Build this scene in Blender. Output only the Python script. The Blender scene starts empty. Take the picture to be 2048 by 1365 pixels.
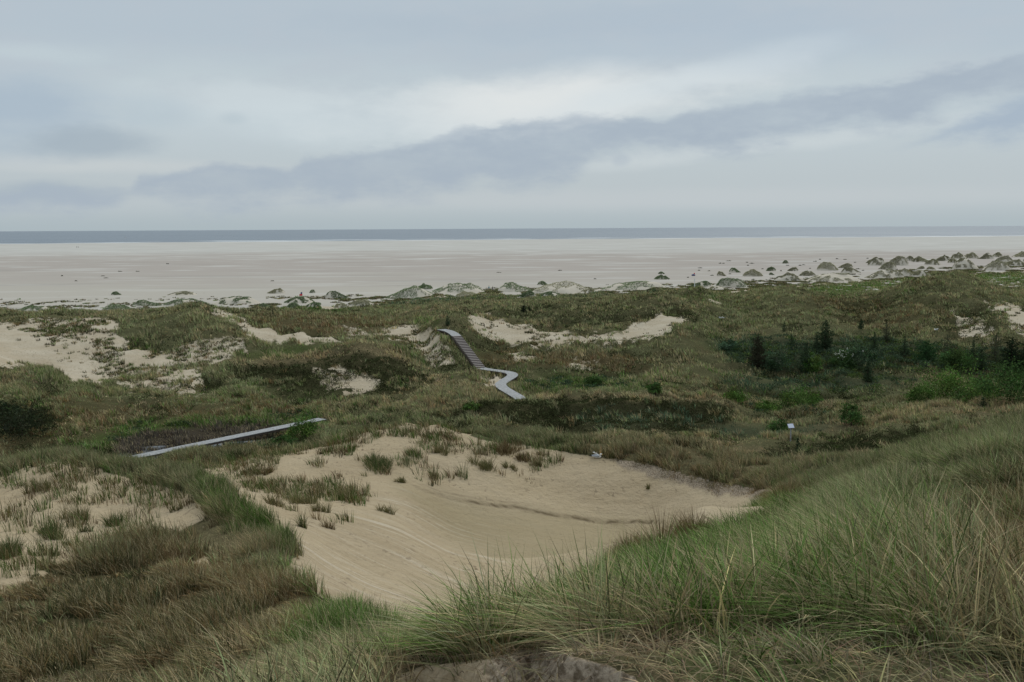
import bpy, bmesh, math, random
import numpy as np
from mathutils import Vector, Matrix

R = np.random.default_rng(11)
random.seed(11)
SC = bpy.context.scene
COL = SC.collection
TAU = 2 * math.pi

# ------------------------------------------------------------------ camera
W0, H0, F = 2048.0, 1365.0, 1990.0
ZC = 24.0
TH = math.atan(225.5 / F)
PH = 0.0054
cf = np.array([0, math.cos(TH), -math.sin(TH)])
cr0 = np.array([1.0, 0, 0])
cu0 = np.array([0, math.sin(TH), math.cos(TH)])
cr = math.cos(PH) * cr0 - math.sin(PH) * cu0
cu = math.sin(PH) * cr0 + math.cos(PH) * cu0


def ray(px, py):
    return cf + (px - 1024) / F * cr - (py - 682.5) / F * cu


def unproj(px, py, Y):
    d = ray(px, py)
    return np.array([0, 0, ZC]) + d * (Y / d[1])


def proj(X, Y, Z):
    dz = Z - ZC
    a = X * cr[0] + Y * cr[1] + dz * cr[2]
    b = X * cu[0] + Y * cu[1] + dz * cu[2]
    c = np.maximum(Y * cf[1] + dz * cf[2], 1e-3)
    return 1024 + F * a / c, 682.5 - F * b / c


cam_d = bpy.data.cameras.new('camera')
cam_d.sensor_width = 36
cam_d.lens = 36 * F / W0
cam_d.clip_start = 0.1
cam_d.clip_end = 120000
cam = bpy.data.objects.new('camera', cam_d)
COL.objects.link(cam)
m = Matrix(((cr[0], cu[0], -cf[0], 0), (cr[1], cu[1], -cf[1], 0), (cr[2], cu[2], -cf[2], ZC), (0, 0, 0, 1)))
cam.matrix_world = m
SC.camera = cam


# ------------------------------------------------------------------ noise
def _hash(ix, iy, seed):
    h = (ix.astype(np.int64) * 374761393 + iy.astype(np.int64) * 668265263 + seed * 974634777) & 0xFFFFFFFF
    h = ((h ^ (h >> 13)) * 1274126177) & 0xFFFFFFFF
    h = h ^ (h >> 16)
    return (h & 0xFFFFFF) / float(0x1000000)


def vnoise(x, y, seed=0):
    ix = np.floor(x); iy = np.floor(y)
    fx = x - ix; fy = y - iy
    fx = fx * fx * (3 - 2 * fx); fy = fy * fy * (3 - 2 * fy)
    a = _hash(ix, iy, seed); b = _hash(ix + 1, iy, seed)
    c = _hash(ix, iy + 1, seed); d = _hash(ix + 1, iy + 1, seed)
    return (a + (b - a) * fx) * (1 - fy) + (c + (d - c) * fx) * fy


def fbm(x, y, sc, octv=3, seed=0):
    s = 0.0; amp = 1.0; tot = 0.0; f = 1.0 / sc
    for k in range(octv):
        ca, sa = math.cos(0.6 * k), math.sin(0.6 * k)
        s = s + amp * vnoise((x * ca - y * sa) * f + 17.3 * k, (x * sa + y * ca) * f - 9.1 * k, seed + k * 7)
        tot += amp; amp *= 0.5; f *= 2.03
    return s / tot            # 0..1, mean .5


def sstep(a, b, x):
    t = np.clip((x - a) / (b - a), 0, 1)
    return t * t * (3 - 2 * t)


# ------------------------------------------------------------------ terrain control lines (photo px, photo py, distance)
LINES = [
    # ground at our feet and the near ridge
    [(400, 1400, 8), (600, 1400, 5.6), (800, 1400, 4.2), (1024, 1400, 3.6), (1250, 1400, 3.6), (1500, 1400, 3.7), (1800, 1400, 3.9), (2150, 1400, 4.2)],
    [(520, 1300, 9.5), (700, 1305, 7), (900, 1300, 5.6), (1100, 1290, 5.3), (1300, 1270, 5.2), (1600, 1250, 5.1), (1900, 1240, 5.2), (2150, 1230, 5.4)],
    [(740, 1217, 14), (840, 1248, 11), (920, 1240, 11), (1000, 1218, 12), (1100, 1188, 13), (1200, 1150, 14), (1300, 1100, 15), (1400, 1068, 16.5), (1480, 1035, 19),
     (1560, 992, 25), (1640, 962, 28), (1750, 915, 31), (1850, 880, 33), (1960, 860, 35), (2048, 848, 36), (2180, 832, 37)],
    [(1300, 1185, 8.6), (1500, 1150, 8.4), (1700, 1140, 8.2), (2000, 1080, 9.5), (2180, 1060, 10)],
    [(1500, 1075, 13), (1750, 1030, 12.5), (1900, 960, 17), (2048, 940, 18), (2180, 930, 18)],
    [(1100, 1235, 8.2), (900, 1268, 8), (1000, 1255, 8)],
    # left dune
    [(0, 1400, 12.3), (150, 1400, 11.6), (300, 1400, 10)],
    [(0, 1250, 17.5), (100, 1250, 17.2), (300, 1250, 16.8), (480, 1235, 15.6), (600, 1232, 14.2)],
    [(-60, 1130, 25), (100, 1130, 25), (300, 1130, 24.5), (450, 1180, 19.5), (550, 1180, 19.2)],
    [(-60, 1040, 33), (100, 1035, 33), (240, 1030, 33), (380, 1050, 30)],
    [(-100, 985, 41), (0, 955, 42), (60, 935, 42.5), (100, 926, 42.5), (160, 928, 41.5), (240, 944, 39.5), (330, 958, 37), (400, 975, 34.5), (450, 1002, 32), (500, 1048, 29), (540, 1085, 26.5),
     (550, 1130, 23.5), (650, 1187, 18.5), (740, 1217, 14.3)],
    # bowl
    [(600, 1085, 27), (650, 1130, 26), (740, 1180, 25.6), (850, 1215, 25), (1000, 1180, 32)],
    [(700, 1050, 35), (800, 1060, 37), (900, 1100, 38), (1000, 1110, 39), (1150, 1090, 42), (1300, 1065, 45)],
    [(470, 975, 45), (550, 1000, 42), (620, 1010, 40.5)],
    [(820, 965, 49.5), (900, 1000, 49.5), (1000, 1017, 50), (1100, 1030, 50.5), (1200, 1041, 51), (1300, 1043, 51), (1400, 1040, 49)],
    [(600, 950, 50), (700, 960, 49)],
    [(1000, 960, 54), (1100, 965, 55), (1200, 970, 54.5), (1300, 975, 54), (1400, 985, 52)],
    [(200, 941, 50), (250, 941, 53), (330, 945, 53), (450, 936, 54.5), (560, 910, 57), (650, 896, 58.5), (750, 858, 61.5), (810, 842, 63.5), (880, 848, 63), (950, 872, 61.5), (1060, 892, 59.5),
     (1200, 917, 57), (1300, 928, 55.5), (1400, 945, 53.5), (1480, 967, 51), (1560, 972, 47), (1620, 965, 44)],
    [(700, 900, 56.5), (850, 905, 56.5), (1000, 915, 57)],
    # valley floor behind the blowout, marsh
    [(1150, 896, 88), (1300, 900, 88), (1450, 915, 86), (1600, 925, 83), (1750, 890, 86)],
    [(1000, 850, 103), (1200, 868, 99.5), (1400, 862, 100.5), (1600, 862, 99), (1750, 850, 101), (2000, 830, 103)],
    [(950, 815, 110), (1050, 812, 110.5), (1200, 803, 111), (1350, 801, 111), (1450, 812, 110)],
    [(1650, 832, 106), (1800, 815, 108), (1950, 808, 108.5), (2100, 806, 108.5)],
    [(640, 850, 101), (720, 825, 109), (850, 800, 114)],
    [(0, 850, 98), (60, 835, 101), (140, 850, 99)],
    # left middle
    [(-60, 735, 117), (0, 741, 117.5), (100, 747, 118), (170, 777, 117), (250, 797, 115.5), (340, 803, 114.5)],
    [(-60, 800, 105), (0, 800, 106), (120, 818, 106)],
    [(400, 805, 116), (480, 785, 117), (560, 805, 116)], [(480, 832, 108.5), (350, 840, 107.5)],
    [(150, 762, 130), (60, 745, 133), (220, 772, 128)], [(0, 700, 145), (60, 700, 146), (150, 700, 147), (250, 700, 147)],
    [(0, 660, 160), (100, 660, 161), (220, 655, 163)],
    [(-80, 645, 168), (0, 638, 170), (60, 633, 172), (200, 624, 175), (300, 626, 176), (390, 613, 177), (430, 625, 175), (480, 645, 171)],
    [(350, 680, 154), (450, 690, 151.5)], [(350, 740, 136), (500, 745, 135), (280, 770, 128)],
    [(430, 735, 137.5), (560, 724, 141), (640, 716, 142.5), (720, 697, 144), (790, 712, 141.5), (850, 750, 134), (880, 765, 131)],
    [(650, 790, 121), (740, 780, 124), (830, 785, 122.5)],
    [(540, 668, 166), (600, 682, 162), (680, 688, 160), (560, 700, 155)],
    [(500, 626, 185), (560, 630, 186), (650, 630, 187), (750, 636, 185), (820, 646, 179), (850, 668, 171)],
    [(850, 700, 157), (870, 730, 147)], [(760, 668, 172), (700, 672, 170)],
    [(905, 677, 153.5), (935, 710, 148), (962, 742, 142.5)], [(890, 655, 165)], [(880, 664, 158)],
    # centre and right middle
    [(1000, 782, 125), (1100, 775, 127.5), (1200, 778, 126.5), (1300, 772, 128)],
    [(1040, 722, 150), (1200, 742, 142), (1300, 735, 143.5), (960, 735, 143)],
    [(940, 680, 163), (1000, 697, 164), (1080, 703, 162.5), (1180, 700, 163), (1270, 695, 163), (1340, 678, 168), (1400, 656, 177)],
    [(955, 640, 187), (1010, 648, 185), (1100, 672, 175), (1200, 682, 171.5), (1280, 665, 180), (1330, 632, 196), (1375, 642, 189)],
    [(935, 630, 195), (1000, 628, 200), (1100, 642, 196), (1200, 640, 200), (1290, 622, 207), (1335, 612, 210), (1390, 630, 198)],
    [(960, 605, 255), (1080, 606, 240), (1200, 601, 238), (1280, 592, 240), (1340, 583, 244), (1400, 570, 258), (1450, 590, 256)],
    [(820, 625, 235), (900, 622, 236)], [(800, 608, 280), (900, 602, 285), (1000, 597, 295)],
    [(580, 620, 270), (700, 615, 280), (900, 590, 322), (1000, 588, 326), (1100, 588, 326), (1200, 583, 336)],
    [(1300, 576, 345), (1389, 585, 300), (1500, 585, 330), (1600, 578, 360)],
    [(1480, 598, 264), (1560, 565, 286), (1600, 569, 284), (1660, 586, 274), (1740, 592, 264), (1810, 568, 254), (1890, 547, 243), (1950, 560, 239), (2020, 595, 228), (2100, 610, 222)],
    [(1450, 640, 199), (1560, 640, 203), (1700, 640, 209), (1800, 640, 202), (1850, 640, 196), (1950, 650, 187), (2060, 640, 190)],
    [(1900, 600, 222), (1960, 610, 212)],
    [(1400, 700, 163), (1500, 690, 169), (1650, 690, 171), (1800, 690, 172), (1900, 690, 173), (2060, 700, 170)],
    [(1450, 725, 153), (1550, 750, 147), (1700, 760, 143.5), (1850, 740, 151), (2000, 735, 153)],
    [(1400, 770, 135), (1550, 792, 131.5), (1700, 800, 128), (1850, 795, 127), (2060, 800, 124)],
    [(1700, 574, 385), (1800, 568, 400), (1900, 560, 425), (2060, 552, 455)],
]
# hidden ground behind crests, and the country outside the frame: (photo px along the horizon, distance, height)
HID = []
for px in range(150, 1500, 90):
    HID += [(px, 72, 7.2), (px, 80, 4.6)]
for px in (-200, -60, 60, 160):
    HID += [(px, 52, 11.5), (px, 66, 7.0), (px, 82, 3.8)]
for px in (180, 300, 420, 540):
    HID += [(px, 76, 4.0), (px, 90, 3.2), (px, 98, 3.1)]
HID += [(200, 98, 3.1), (260, 106, 3.1), (420, 106, 3.1), (560, 106, 3.2), (640, 104, 3.5)]
for px in (1650, 1750, 1900, 2050, 2200):
    HID += [(px, 50, 12.0), (px, 62, 8.5), (px, 75, 6.0)]
for px in (60, 200, 350):
    HID += [(px, 205, 6.5), (px, 250, 2.0)]
for px in (480, 640, 760):
    HID += [(px, 215, 4.5), (px, 250, 2.2)]
for px in (1150, 1250, 1350):
    HID += [(px, 285, 4.0)]
for px in (1520, 1600, 1700, 1850, 2000):
    HID += [(px, 310, 4.5), (px, 335, 3.0)]
for px in (560, 1000, 1400):
    HID += [(px, 2.2, 22.4)]
for px in (900, 1000, 1100, 1200, 1300, 1400):
    HID += [(px, 16, 17.3), (px, 20, 15.6)] if px < 1150 else [(px, 20, 17.0 if px < 1350 else 18.3)]
for px in (-860, -400, 2450, 2900):
    HID += [(px, 2.2, 22), (px, 6, 21.0), (px, 12, 18.5), (px, 20, 17.5), (px, 30, 16), (px, 45, 13), (px, 60, 9), (px, 80, 5), (px, 100, 5),
            (px, 120, 5), (px, 140, 5), (px, 165, 7), (px, 200, 7), (px, 240, 6)]
# shore-side edge of the dune field
YB = np.array([(-500, 285), (0, 287), (450, 297), (600, 297), (760, 305), (900, 330), (1100, 338), (1300, 350), (1480, 370), (1600, 405), (1750, 440), (1900, 490), (2048, 510), (2600, 560)], float)
for px in range(-880, 3000, 120):
    yb = np.interp(px, YB[:, 0], YB[:, 1])
    HID += [(px, yb, 0.5), (px, yb * 1.06, -0.6), (px, yb * 1.25, -2.0), (px, 700, -3.0)]

pts = []
for L in LINES:
    for a, b in zip(L[:-1], L[1:]):
        n = max(1, int(abs(b[0] - a[0]) / 45))
        for k in range(n):
            t = k / n
            pts.append(unproj(a[0] + (b[0] - a[0]) * t, a[1] + (b[1] - a[1]) * t, math.exp(math.log(a[2]) * (1 - t) + math.log(b[2]) * t)))
    pts.append(unproj(*L[-1]))
for px, Y, z in HID:
    pts.append(np.array([(px - 1024) / F * Y, Y, z]))
pts = np.array(pts)
ZBY = np.array([0.6, 1.4, 2.3, 3.0, 3.55, 4.0, 4.4, 4.8, 5.3, 5.7, 6.0, 6.6])
ZBZ = np.array([22.5, 22, 20, 16.8, 14, 11, 5, 4.3, 6.0, 3.0, 1, -2])


def zbase(lnY):
    return np.interp(lnY, ZBY, ZBZ)


KA, KB = 1990.0, 420.0
cs = np.stack([pts[:, 0] / pts[:, 1] * KA, np.log(pts[:, 1]) * KB], 1) / 400.0
cw = (pts[:, 2] - zbase(np.log(pts[:, 1]))) / pts[:, 1]


def tps_k(r2):
    return 0.5 * r2 * np.log(r2 + 1e-12)


n = len(cs)
Kmat = tps_k(((cs[:, None, :] - cs[None, :, :]) ** 2).sum(2)) + np.eye(n) * 2e-3
Pm = np.concatenate([np.ones((n, 1)), cs], 1)
A = np.block([[Kmat, Pm], [Pm.T, np.zeros((3, 3))]])
sol = np.linalg.lstsq(A, np.concatenate([cw, np.zeros(3)]), rcond=None)[0]
# coarse evaluation, then upsampling to the mesh grid
S0, S1, T0, T1 = -0.95, 0.95, math.log(2.2), math.log(600.0)
NCc, NRc = 316, 360
sc_ = np.linspace(S0, S1, NCc); tc_ = np.linspace(T0, T1, NRc)
gs, gt = np.meshgrid(sc_, tc_)
q = np.stack([gs.ravel() * KA, gt.ravel() * KB], 1) / 400.0
wv = np.empty(len(q))
for i in range(0, len(q), 8000):
    qq = q[i:i + 8000]
    r2 = ((qq[:, None, :] - cs[None, :, :]) ** 2).sum(2)
    wv[i:i + 8000] = tps_k(r2) @ sol[:n] + sol[n] + qq @ sol[n + 1:]
wv = wv.reshape(NRc, NCc)


def cubic_up(a, xi, axis):
    a = np.moveaxis(a, axis, 0)
    N = a.shape[0]
    i = np.clip(np.floor(xi).astype(int), 0, N - 2); f = (xi - i)
    f = f.reshape((-1,) + (1,) * (a.ndim - 1))
    p0 = a[np.clip(i - 1, 0, N - 1)]; p1 = a[i]; p2 = a[i + 1]; p3 = a[np.clip(i + 2, 0, N - 1)]
    r = p1 + 0.5 * f * (p2 - p0 + f * (2 * p0 - 5 * p1 + 4 * p2 - p3 + f * (3 * (p1 - p2) + p3 - p0)))
    return np.moveaxis(r, 0, axis)


NC, NR = 1372, 1130
wf = cubic_up(cubic_up(wv, np.linspace(0, NRc - 1, NR), 0), np.linspace(0, NCc - 1, NC), 1)
sg = np.linspace(S0, S1, NC); tg = np.linspace(T0, T1, NR)
SG, TG = np.meshgrid(sg, tg)
GY = np.exp(TG); GX = SG * GY
GZ = zbase(TG) + wf * GY
PXg, PYg = proj(GX, GY, GZ)


# ------------------------------------------------------------------ ground cover maps
def poly_sd(poly, x, y):
    """signed distance (px), positive inside"""
    P = np.array(poly, float)
    d2 = np.full(x.shape, 1e12); ins = np.zeros(x.shape, bool)
    for (ax, ay), (bx, by) in zip(P, np.roll(P, -1, 0)):
        ex, ey = bx - ax, by - ay
        t = np.clip(((x - ax) * ex + (y - ay) * ey) / (ex * ex + ey * ey + 1e-9), 0, 1)
        d2 = np.minimum(d2, (x - ax - t * ex) ** 2 + (y - ay - t * ey) ** 2)
        c = (ay > y) != (by > y)
        if ey != 0:
            ins ^= c & (x < (bx - ax) * (y - ay) / ey + ax)
    return np.where(ins, 1, -1) * np.sqrt(d2)


na = vnoise(SG * 90, TG * 60, 3) * .5 + vnoise(SG * 200, TG * 140, 4) * .3 + vnoise(SG * 420, TG * 300, 6) * .2 - .5
nb = vnoise(SG * 90 + 40, TG * 60, 13) * .5 + vnoise(SG * 200, TG * 140 + 9, 14) * .3 + vnoise(SG * 420, TG * 300, 16) * .2 - .5


def region(poly, y0, y1, feather=8.0, ragged=30.0):
    P = np.array(poly, float)
    lo = P.min(0) - 60; hi = P.max(0) + 60
    out = np.zeros(GX.shape)
    msk = (PXg > lo[0]) & (PXg < hi[0]) & (PYg > lo[1]) & (PYg < hi[1]) & (GY > y0) & (GY < y1)
    if msk.any():
        sd = poly_sd(poly, PXg[msk] + ragged * na[msk], PYg[msk] + ragged * .6 * nb[msk])
        out[msk] = sstep(-feather, feather, sd)
    return out


def ell(cx, cy, rx, ry, n=14):
    return [(cx + rx * math.cos(TAU * k / n), cy + ry * math.sin(TAU * k / n)) for k in range(n)]


sand = np.zeros(GX.shape)
BOWL = [(225, 918), (330, 930), (450, 926), (560, 903), (650, 893), (760, 853), (830, 842), (890, 846), (960, 882), (1060, 893), (1200, 917), (1300, 930), (1400, 955), (1500, 975), (1570, 985),
        (1480, 1040), (1400, 1075), (1250, 1130), (1000, 1222), (840, 1255), (730, 1212), (640, 1180), (545, 1135), (572, 1095), (525, 1055), (470, 1005), (400, 968), (300, 945)]
sand = np.maximum(sand, region(BOWL, 15.5, 70, 3, 12))
sand = np.maximum(sand, region([(0, 960), (60, 935), (110, 928), (170, 936), (240, 952), (330, 966), (405, 985), (420, 1015), (400, 1035), (330, 1052), (250, 1078), (180, 1098), (100, 1130), (30, 1165), (-60, 1180), (-60, 980)], 18, 45, 8, 55) * .95)
sand = np.maximum(sand, region(ell(425, 1128, 55, 24), 18, 32, 6, 40) * .8)
sand = np.maximum(sand, region([(-60, 645), (0, 642), (90, 637), (215, 630), (240, 650), (205, 700), (185, 745), (250, 765), (200, 778), (150, 772), (100, 748), (-60, 735)], 119, 182, 12, 40))
sparse = np.zeros(GX.shape)
speck = sstep(.36, .56, fbm(GX, GY, 5, 3, 31))
for poly, y0, y1, k in [
    ([(200, 640), (260, 690), (330, 700), (440, 690), (490, 690), (480, 720), (350, 730), (250, 762), (170, 745)], 125, 180, 1.0),
    ([(80, 640), (230, 630), (230, 660), (120, 690), (20, 660)], 140, 182, .4),
    ([(280, 742), (400, 735), (420, 790), (330, 800), (240, 780)], 112, 145, .75),
    ([(630, 740), (720, 745), (770, 765), (740, 785), (650, 780)], 115, 145, .9),
    ([(690, 655), (770, 662), (812, 640), (832, 655), (885, 685), (905, 725), (880, 745), (830, 705), (790, 680), (700, 672)], 140, 185, 1.1),
    ([(400, 700), (480, 685), (500, 705), (420, 725)], 130, 165, 1.0),
    (ell(1042, 722, 26, 9), 140, 160, 1.0), (ell(1165, 730, 38, 9), 135, 160, 1.0),
    ([(1890, 625), (1930, 630), (1985, 670), (1990, 690), (1920, 680)], 165, 215, .9),
    ([(1970, 600), (2010, 610), (2048, 650), (2048, 680), (2010, 650)], 170, 230, 1.0),
    (ell(985, 757, 20, 16), 122, 145, 1.2),
    ([(820, 655), (850, 690), (860, 720), (830, 690)], 150, 180, 1.2),
]:
    rg_ = region(poly, y0, y1, 12, 50)
    sand = np.maximum(sand, np.clip(rg_ * (speck * .45 + .62) * k, 0, 1))
    sparse = np.maximum(sparse, rg_ * (1.15 - .6 * speck) * 3.6 * sstep(.40, .58, fbm(GX, GY, 4, 2, 33)))
sand = np.maximum(sand, region([(422, 617), (450, 622), (500, 645), (560, 665), (640, 672), (680, 684), (600, 692), (540, 690), (505, 683), (480, 655)], 150, 185, 9, 34))
sand = np.maximum(sand, region([(932, 640), (962, 631), (1010, 641), (1060, 657), (1150, 676), (1235, 672), (1285, 648), (1322, 616), (1338, 628), (1385, 640), (1372, 650), (1300, 680), (1240, 692), (1150, 692), (1070, 697), (1010, 690), (970, 680), (945, 665)], 160, 215, 8, 34))
sand = np.maximum(sand, region([(2012, 600), (2060, 628), (2100, 690), (2045, 668), (2020, 640)], 170, 240, 5, 20))
sand = np.maximum(sand, region([(1412, 592), (1440, 598), (1446, 602), (1420, 597)], 230, 300, 2, 4))
SCARP = [(1215, 912), (1300, 920), (1400, 938), (1480, 955), (1560, 962), (1590, 985), (1510, 996), (1440, 990), (1370, 972), (1290, 950), (1240, 934)]
CREST = [(60, 905), (110, 888), (180, 898), (260, 922), (340, 942), (420, 966), (480, 998), (550, 1050), (600, 1100), (560, 1135), (500, 1095), (430, 1030), (385, 985), (300, 958), (180, 934), (90, 926), (40, 930)]
crest = region(CREST, 22, 48, 5, 16)
sand = sand * (1 - crest)
LIP = [(800, 1362), (850, 1342), (900, 1336), (960, 1332), (1010, 1318), (1060, 1304), (1110, 1308), (1150, 1324), (1210, 1338), (1270, 1362), (1380, 1500), (1500, 2600), (450, 2600), (690, 1500)]
lip = region([(a, b_ - 14) for a, b_ in LIP], 2.0, 6.5, 4, 12)
sand = np.maximum(sand, lip)
yb_at = np.interp(1024 + SG * F, YB[:, 0], YB[:, 1])
edge = GY / yb_at + (na) * .12
sand = np.maximum(sand, sstep(.975, 1.0, edge))
# relief: hummocks in the vegetated country, drifts on the sand
veg = 1 - sand
far = sstep(62, 90, GY)
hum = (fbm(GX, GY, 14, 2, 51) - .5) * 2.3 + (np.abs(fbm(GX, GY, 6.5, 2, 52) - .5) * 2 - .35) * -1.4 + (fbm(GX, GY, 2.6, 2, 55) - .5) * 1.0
flatl = np.clip(region([(940, 770), (1100, 770), (1130, 815), (950, 818)], 104, 132, 10, 10) * 1.2, 0, 1.2) + region([(1040, 760), (1290, 765), (1320, 790), (1050, 792)], 118, 138, 10, 10) + region([(160, 890), (290, 845), (650, 825), (640, 855), (500, 905), (300, 925), (180, 915)], 84, 112, 10, 10)
GZ = GZ + far * (1 - sstep(.9, 1.0, GY / yb_at)) * hum * 1.35 * (.2 + .8 * veg) * np.clip(GY / 160, .6, 1.0) * (1 - .7 * sstep(240, 320, GY)) * (1 - .8 * flatl)
skyl = region([(-80, 610), (0, 618), (200, 608), (390, 594), (440, 612), (640, 612), (820, 630), (860, 690), (600, 655), (430, 655), (200, 655), (-80, 665)], 155, 205, 12, 10)
GZ = GZ - skyl * (.55 - .5 * np.exp(-((PXg - 390) / 70) ** 2)) - far * skyl * hum * .9 * (.2 + .8 * veg)
GZ = GZ - 1.6 * sstep(190, 285, GY) * (1 - sstep(.92, 1.0, GY / yb_at))
GZ = GZ + (1 - far) * ((fbm(GX, GY, 2.2, 3, 53) - .5) * .35 * veg * np.clip(GY / 15, .35, 1) + (fbm(GX, GY, 5, 2, 54) - .5) * .30 * sand * np.clip(GY / 30, .1, 1))
# the eroded lip at our feet: sand face below an overhanging turf edge
lipw = region(LIP, 2.0, 6.5, 9, 12)
GZ = GZ - lipw * (.24 + .10 * (fbm(GX, GY, .25, 3, 57) - .5))
GZ = GZ - .26 * sstep(560, 700, PXg) * (1 - sstep(1080, 1300, PXg)) * sstep(6.0, 9, GY) * (1 - sstep(15, 21, GY))


def boxblur(a, n, axis):
    c = np.cumsum(np.concatenate([np.repeat(np.take(a, [0], axis), n + 1, axis), a, np.repeat(np.take(a, [-1], axis), n, axis)], axis), axis)
    m_ = a.shape[axis]
    return (np.take(c, np.arange(2 * n + 1, 2 * n + 1 + m_), axis) - np.take(c, np.arange(0, m_), axis)) / (2 * n + 1)


sand_s = sand
for _ in range(2): sand_s = boxblur(boxblur(sand_s, 26, 0), 34, 1)
GZ = GZ - (1 - sand_s) * (.26 * sstep(6.5, 10, GY) * (1 - sstep(30, 44, GY)) + .25 * sstep(16, 24, GY) * (1 - sstep(40, 48, GY)) * sstep(1400, 1600, PXg))
# slump line across the bowl: a moist step in the sand
SL = [(795, 953, 49.5), (835, 975, 49.6), (880, 992, 49.5), (920, 1003, 49.6), (975, 1012, 50), (1040, 1019, 50.2), (1100, 1030, 50.5), (1200, 1041, 51), (1300, 1043, 51), (1360, 1040, 50)]
cl = np.array([(p[0], p[1]) for p in SL], float)
slump_y = np.interp(PXg, cl[:, 0], cl[:, 1])
on = sstep(790, 850, PXg) * (1 - sstep(1290, 1370, PXg)) * sstep(38, 42, GY) * (1 - sstep(56, 60, GY))
dpy = PYg - slump_y + 3.0 * na
step = (1 - sstep(-2.2, .3, dpy)) * np.exp(-np.clip(-dpy, 0, 999) / 60.0)
GZ = GZ + on * step * .09 * sand
moist = on * np.exp(-(np.clip(dpy + .6, -99, 99) / 1.5) ** 2) * (.35 + .65 * sstep(.35, .6, vnoise(PXg / 60, PXg * 0 + .5, 92))) + on * .45 * np.exp(-((dpy + 8) / 1.3) ** 2) * (1 - sstep(1010, 1080, PXg))
# walkways: centre lines (x, y, deck height); the ground is kept just below the decks
def at_z(px, py, z):
    d = ray(px, py); k = (z - ZC) / d[2]
    return (d[0] * k, d[1] * k, z)


WALK1 = [at_z(200, 928, 3.95), at_z(645, 837.5, 3.95)]
WALK2 = [at_z(1043, 798, 3.9), at_z(1034, 792, 3.9), at_z(997, 771, 3.9), at_z(1008, 762, 3.9), at_z(1024, 753, 3.9), at_z(1026, 748.5, 3.9), at_z(1018, 744.5, 3.9), at_z(992, 741, 3.9), at_z(972, 738.5, 3.9), at_z(961, 736, 3.95)]
STA = np.array(at_z(961, 736, 3.95)); STB = unproj(913, 672, 154.0)
WALK3 = [tuple(STB), tuple(unproj(906, 666, 156.5)), tuple(unproj(896, 661.5, 159)), tuple(unproj(882, 659, 161.5))]
clear = np.zeros(GX.shape)
for wk in (WALK1, WALK2, [tuple(STA), tuple(STB)], WALK3):
    for a_, b_ in zip(wk[:-1], wk[1:]):
        ex, ey = b_[0] - a_[0], b_[1] - a_[1]
        t_ = np.clip(((GX - a_[0]) * ex + (GY - a_[1]) * ey) / (ex * ex + ey * ey + 1e-9), 0, 1)
        dist = np.hypot(GX - a_[0] - t_ * ex, GY - a_[1] - t_ * ey)
        dz_ = a_[2] + t_ * (b_[2] - a_[2]) - .42
        w_ = 1 - sstep(1.1, 2.4, dist)
        GZ = np.where((w_ > 0) & (GZ > dz_), GZ * (1 - w_) + dz_ * w_, GZ)
        clear = np.maximum(clear, 1 - sstep(.95, 1.5, dist))
# second pass of projected pixels after relief
PXg, PYg = proj(GX, GY, GZ)


def gidx(x, y):
    s = x / np.maximum(y, 1e-3); t = np.log(np.maximum(y, 2.2001))
    return np.clip((t - T0) / (T1 - T0) * (NR - 1), 0, NR - 1.001), np.clip((s - S0) / (S1 - S0) * (NC - 1), 0, NC - 1.001)


def gsample(G, x, y):
    x = np.asarray(x, float); y = np.asarray(y, float)
    r, c = gidx(x, y)
    i = r.astype(int); j = c.astype(int); fr_, fc = r - i, c - j
    return (G[i, j] * (1 - fc) + G[i, j + 1] * fc) * (1 - fr_) + (G[i + 1, j] * (1 - fc) + G[i + 1, j + 1] * fc) * fr_


def ground(x, y):
    return float(gsample(GZ, x, y))


def hit(px, py, y0=3.0, y1=590.0):
    d = ray(px, py)
    ys = np.exp(np.linspace(math.log(y0), math.log(y1), 4000))
    x = d[0] / d[1] * ys; z = ZC + d[2] / d[1] * ys
    below = z < np.maximum(gsample(GZ, x, ys), 0.0)
    k = int(np.argmax(below)) if below.any() else len(ys) - 1
    return x[k], ys[k], max(ground(x[k], ys[k]), 0.0)


# ------------------------------------------------------------------ plant classes (per ground vertex weights)
CLS = ['green', 'olive', 'tan', 'brown', 'dark', 'blue', 'reed']
ALB = {'green': (.105, .168, .044), 'olive': (.205, .215, .106), 'tan': (.34, .275, .155), 'brown': (.168, .122, .060), 'dark': (.050, .056, .025), 'blue': (.085, .130, .076), 'reed': (.085, .072, .058)}
Wc = {k: np.zeros(GX.shape) for k in CLS}
n1 = fbm(GX, GY, 11, 3, 71); n2 = fbm(GX, GY, 6, 3, 72); n3 = fbm(GX, GY, 24, 2, 73)
Wc['olive'] += 1.0 + 0.8 * sstep(.45, .6, n3)
Wc['tan'] += .9 * sstep(.52, .66, n1) * (1 - .7 * sstep(190, 240, GY))
Wc['brown'] += .6 * sstep(.53, .64, n2) * (1 - .5 * sstep(150, 200, GY))
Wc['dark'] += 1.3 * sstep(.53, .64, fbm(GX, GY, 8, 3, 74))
hh_ = far * np.clip(hum / 1.2, -1, 1)  # heather in hollows, grass on crests; their colour also stands in for relief shading
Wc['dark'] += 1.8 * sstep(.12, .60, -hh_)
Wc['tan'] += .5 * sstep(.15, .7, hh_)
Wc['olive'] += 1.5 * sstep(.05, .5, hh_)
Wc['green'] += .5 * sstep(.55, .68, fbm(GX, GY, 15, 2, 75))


def paint(cls, poly, y0, y1, k, feather=14, ragged=50, repl=.8):
    r = region(poly, y0, y1, feather, ragged)
    for c in CLS:
        Wc[c] *= (1 - repl * r)
    Wc[cls] += k * r


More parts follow.
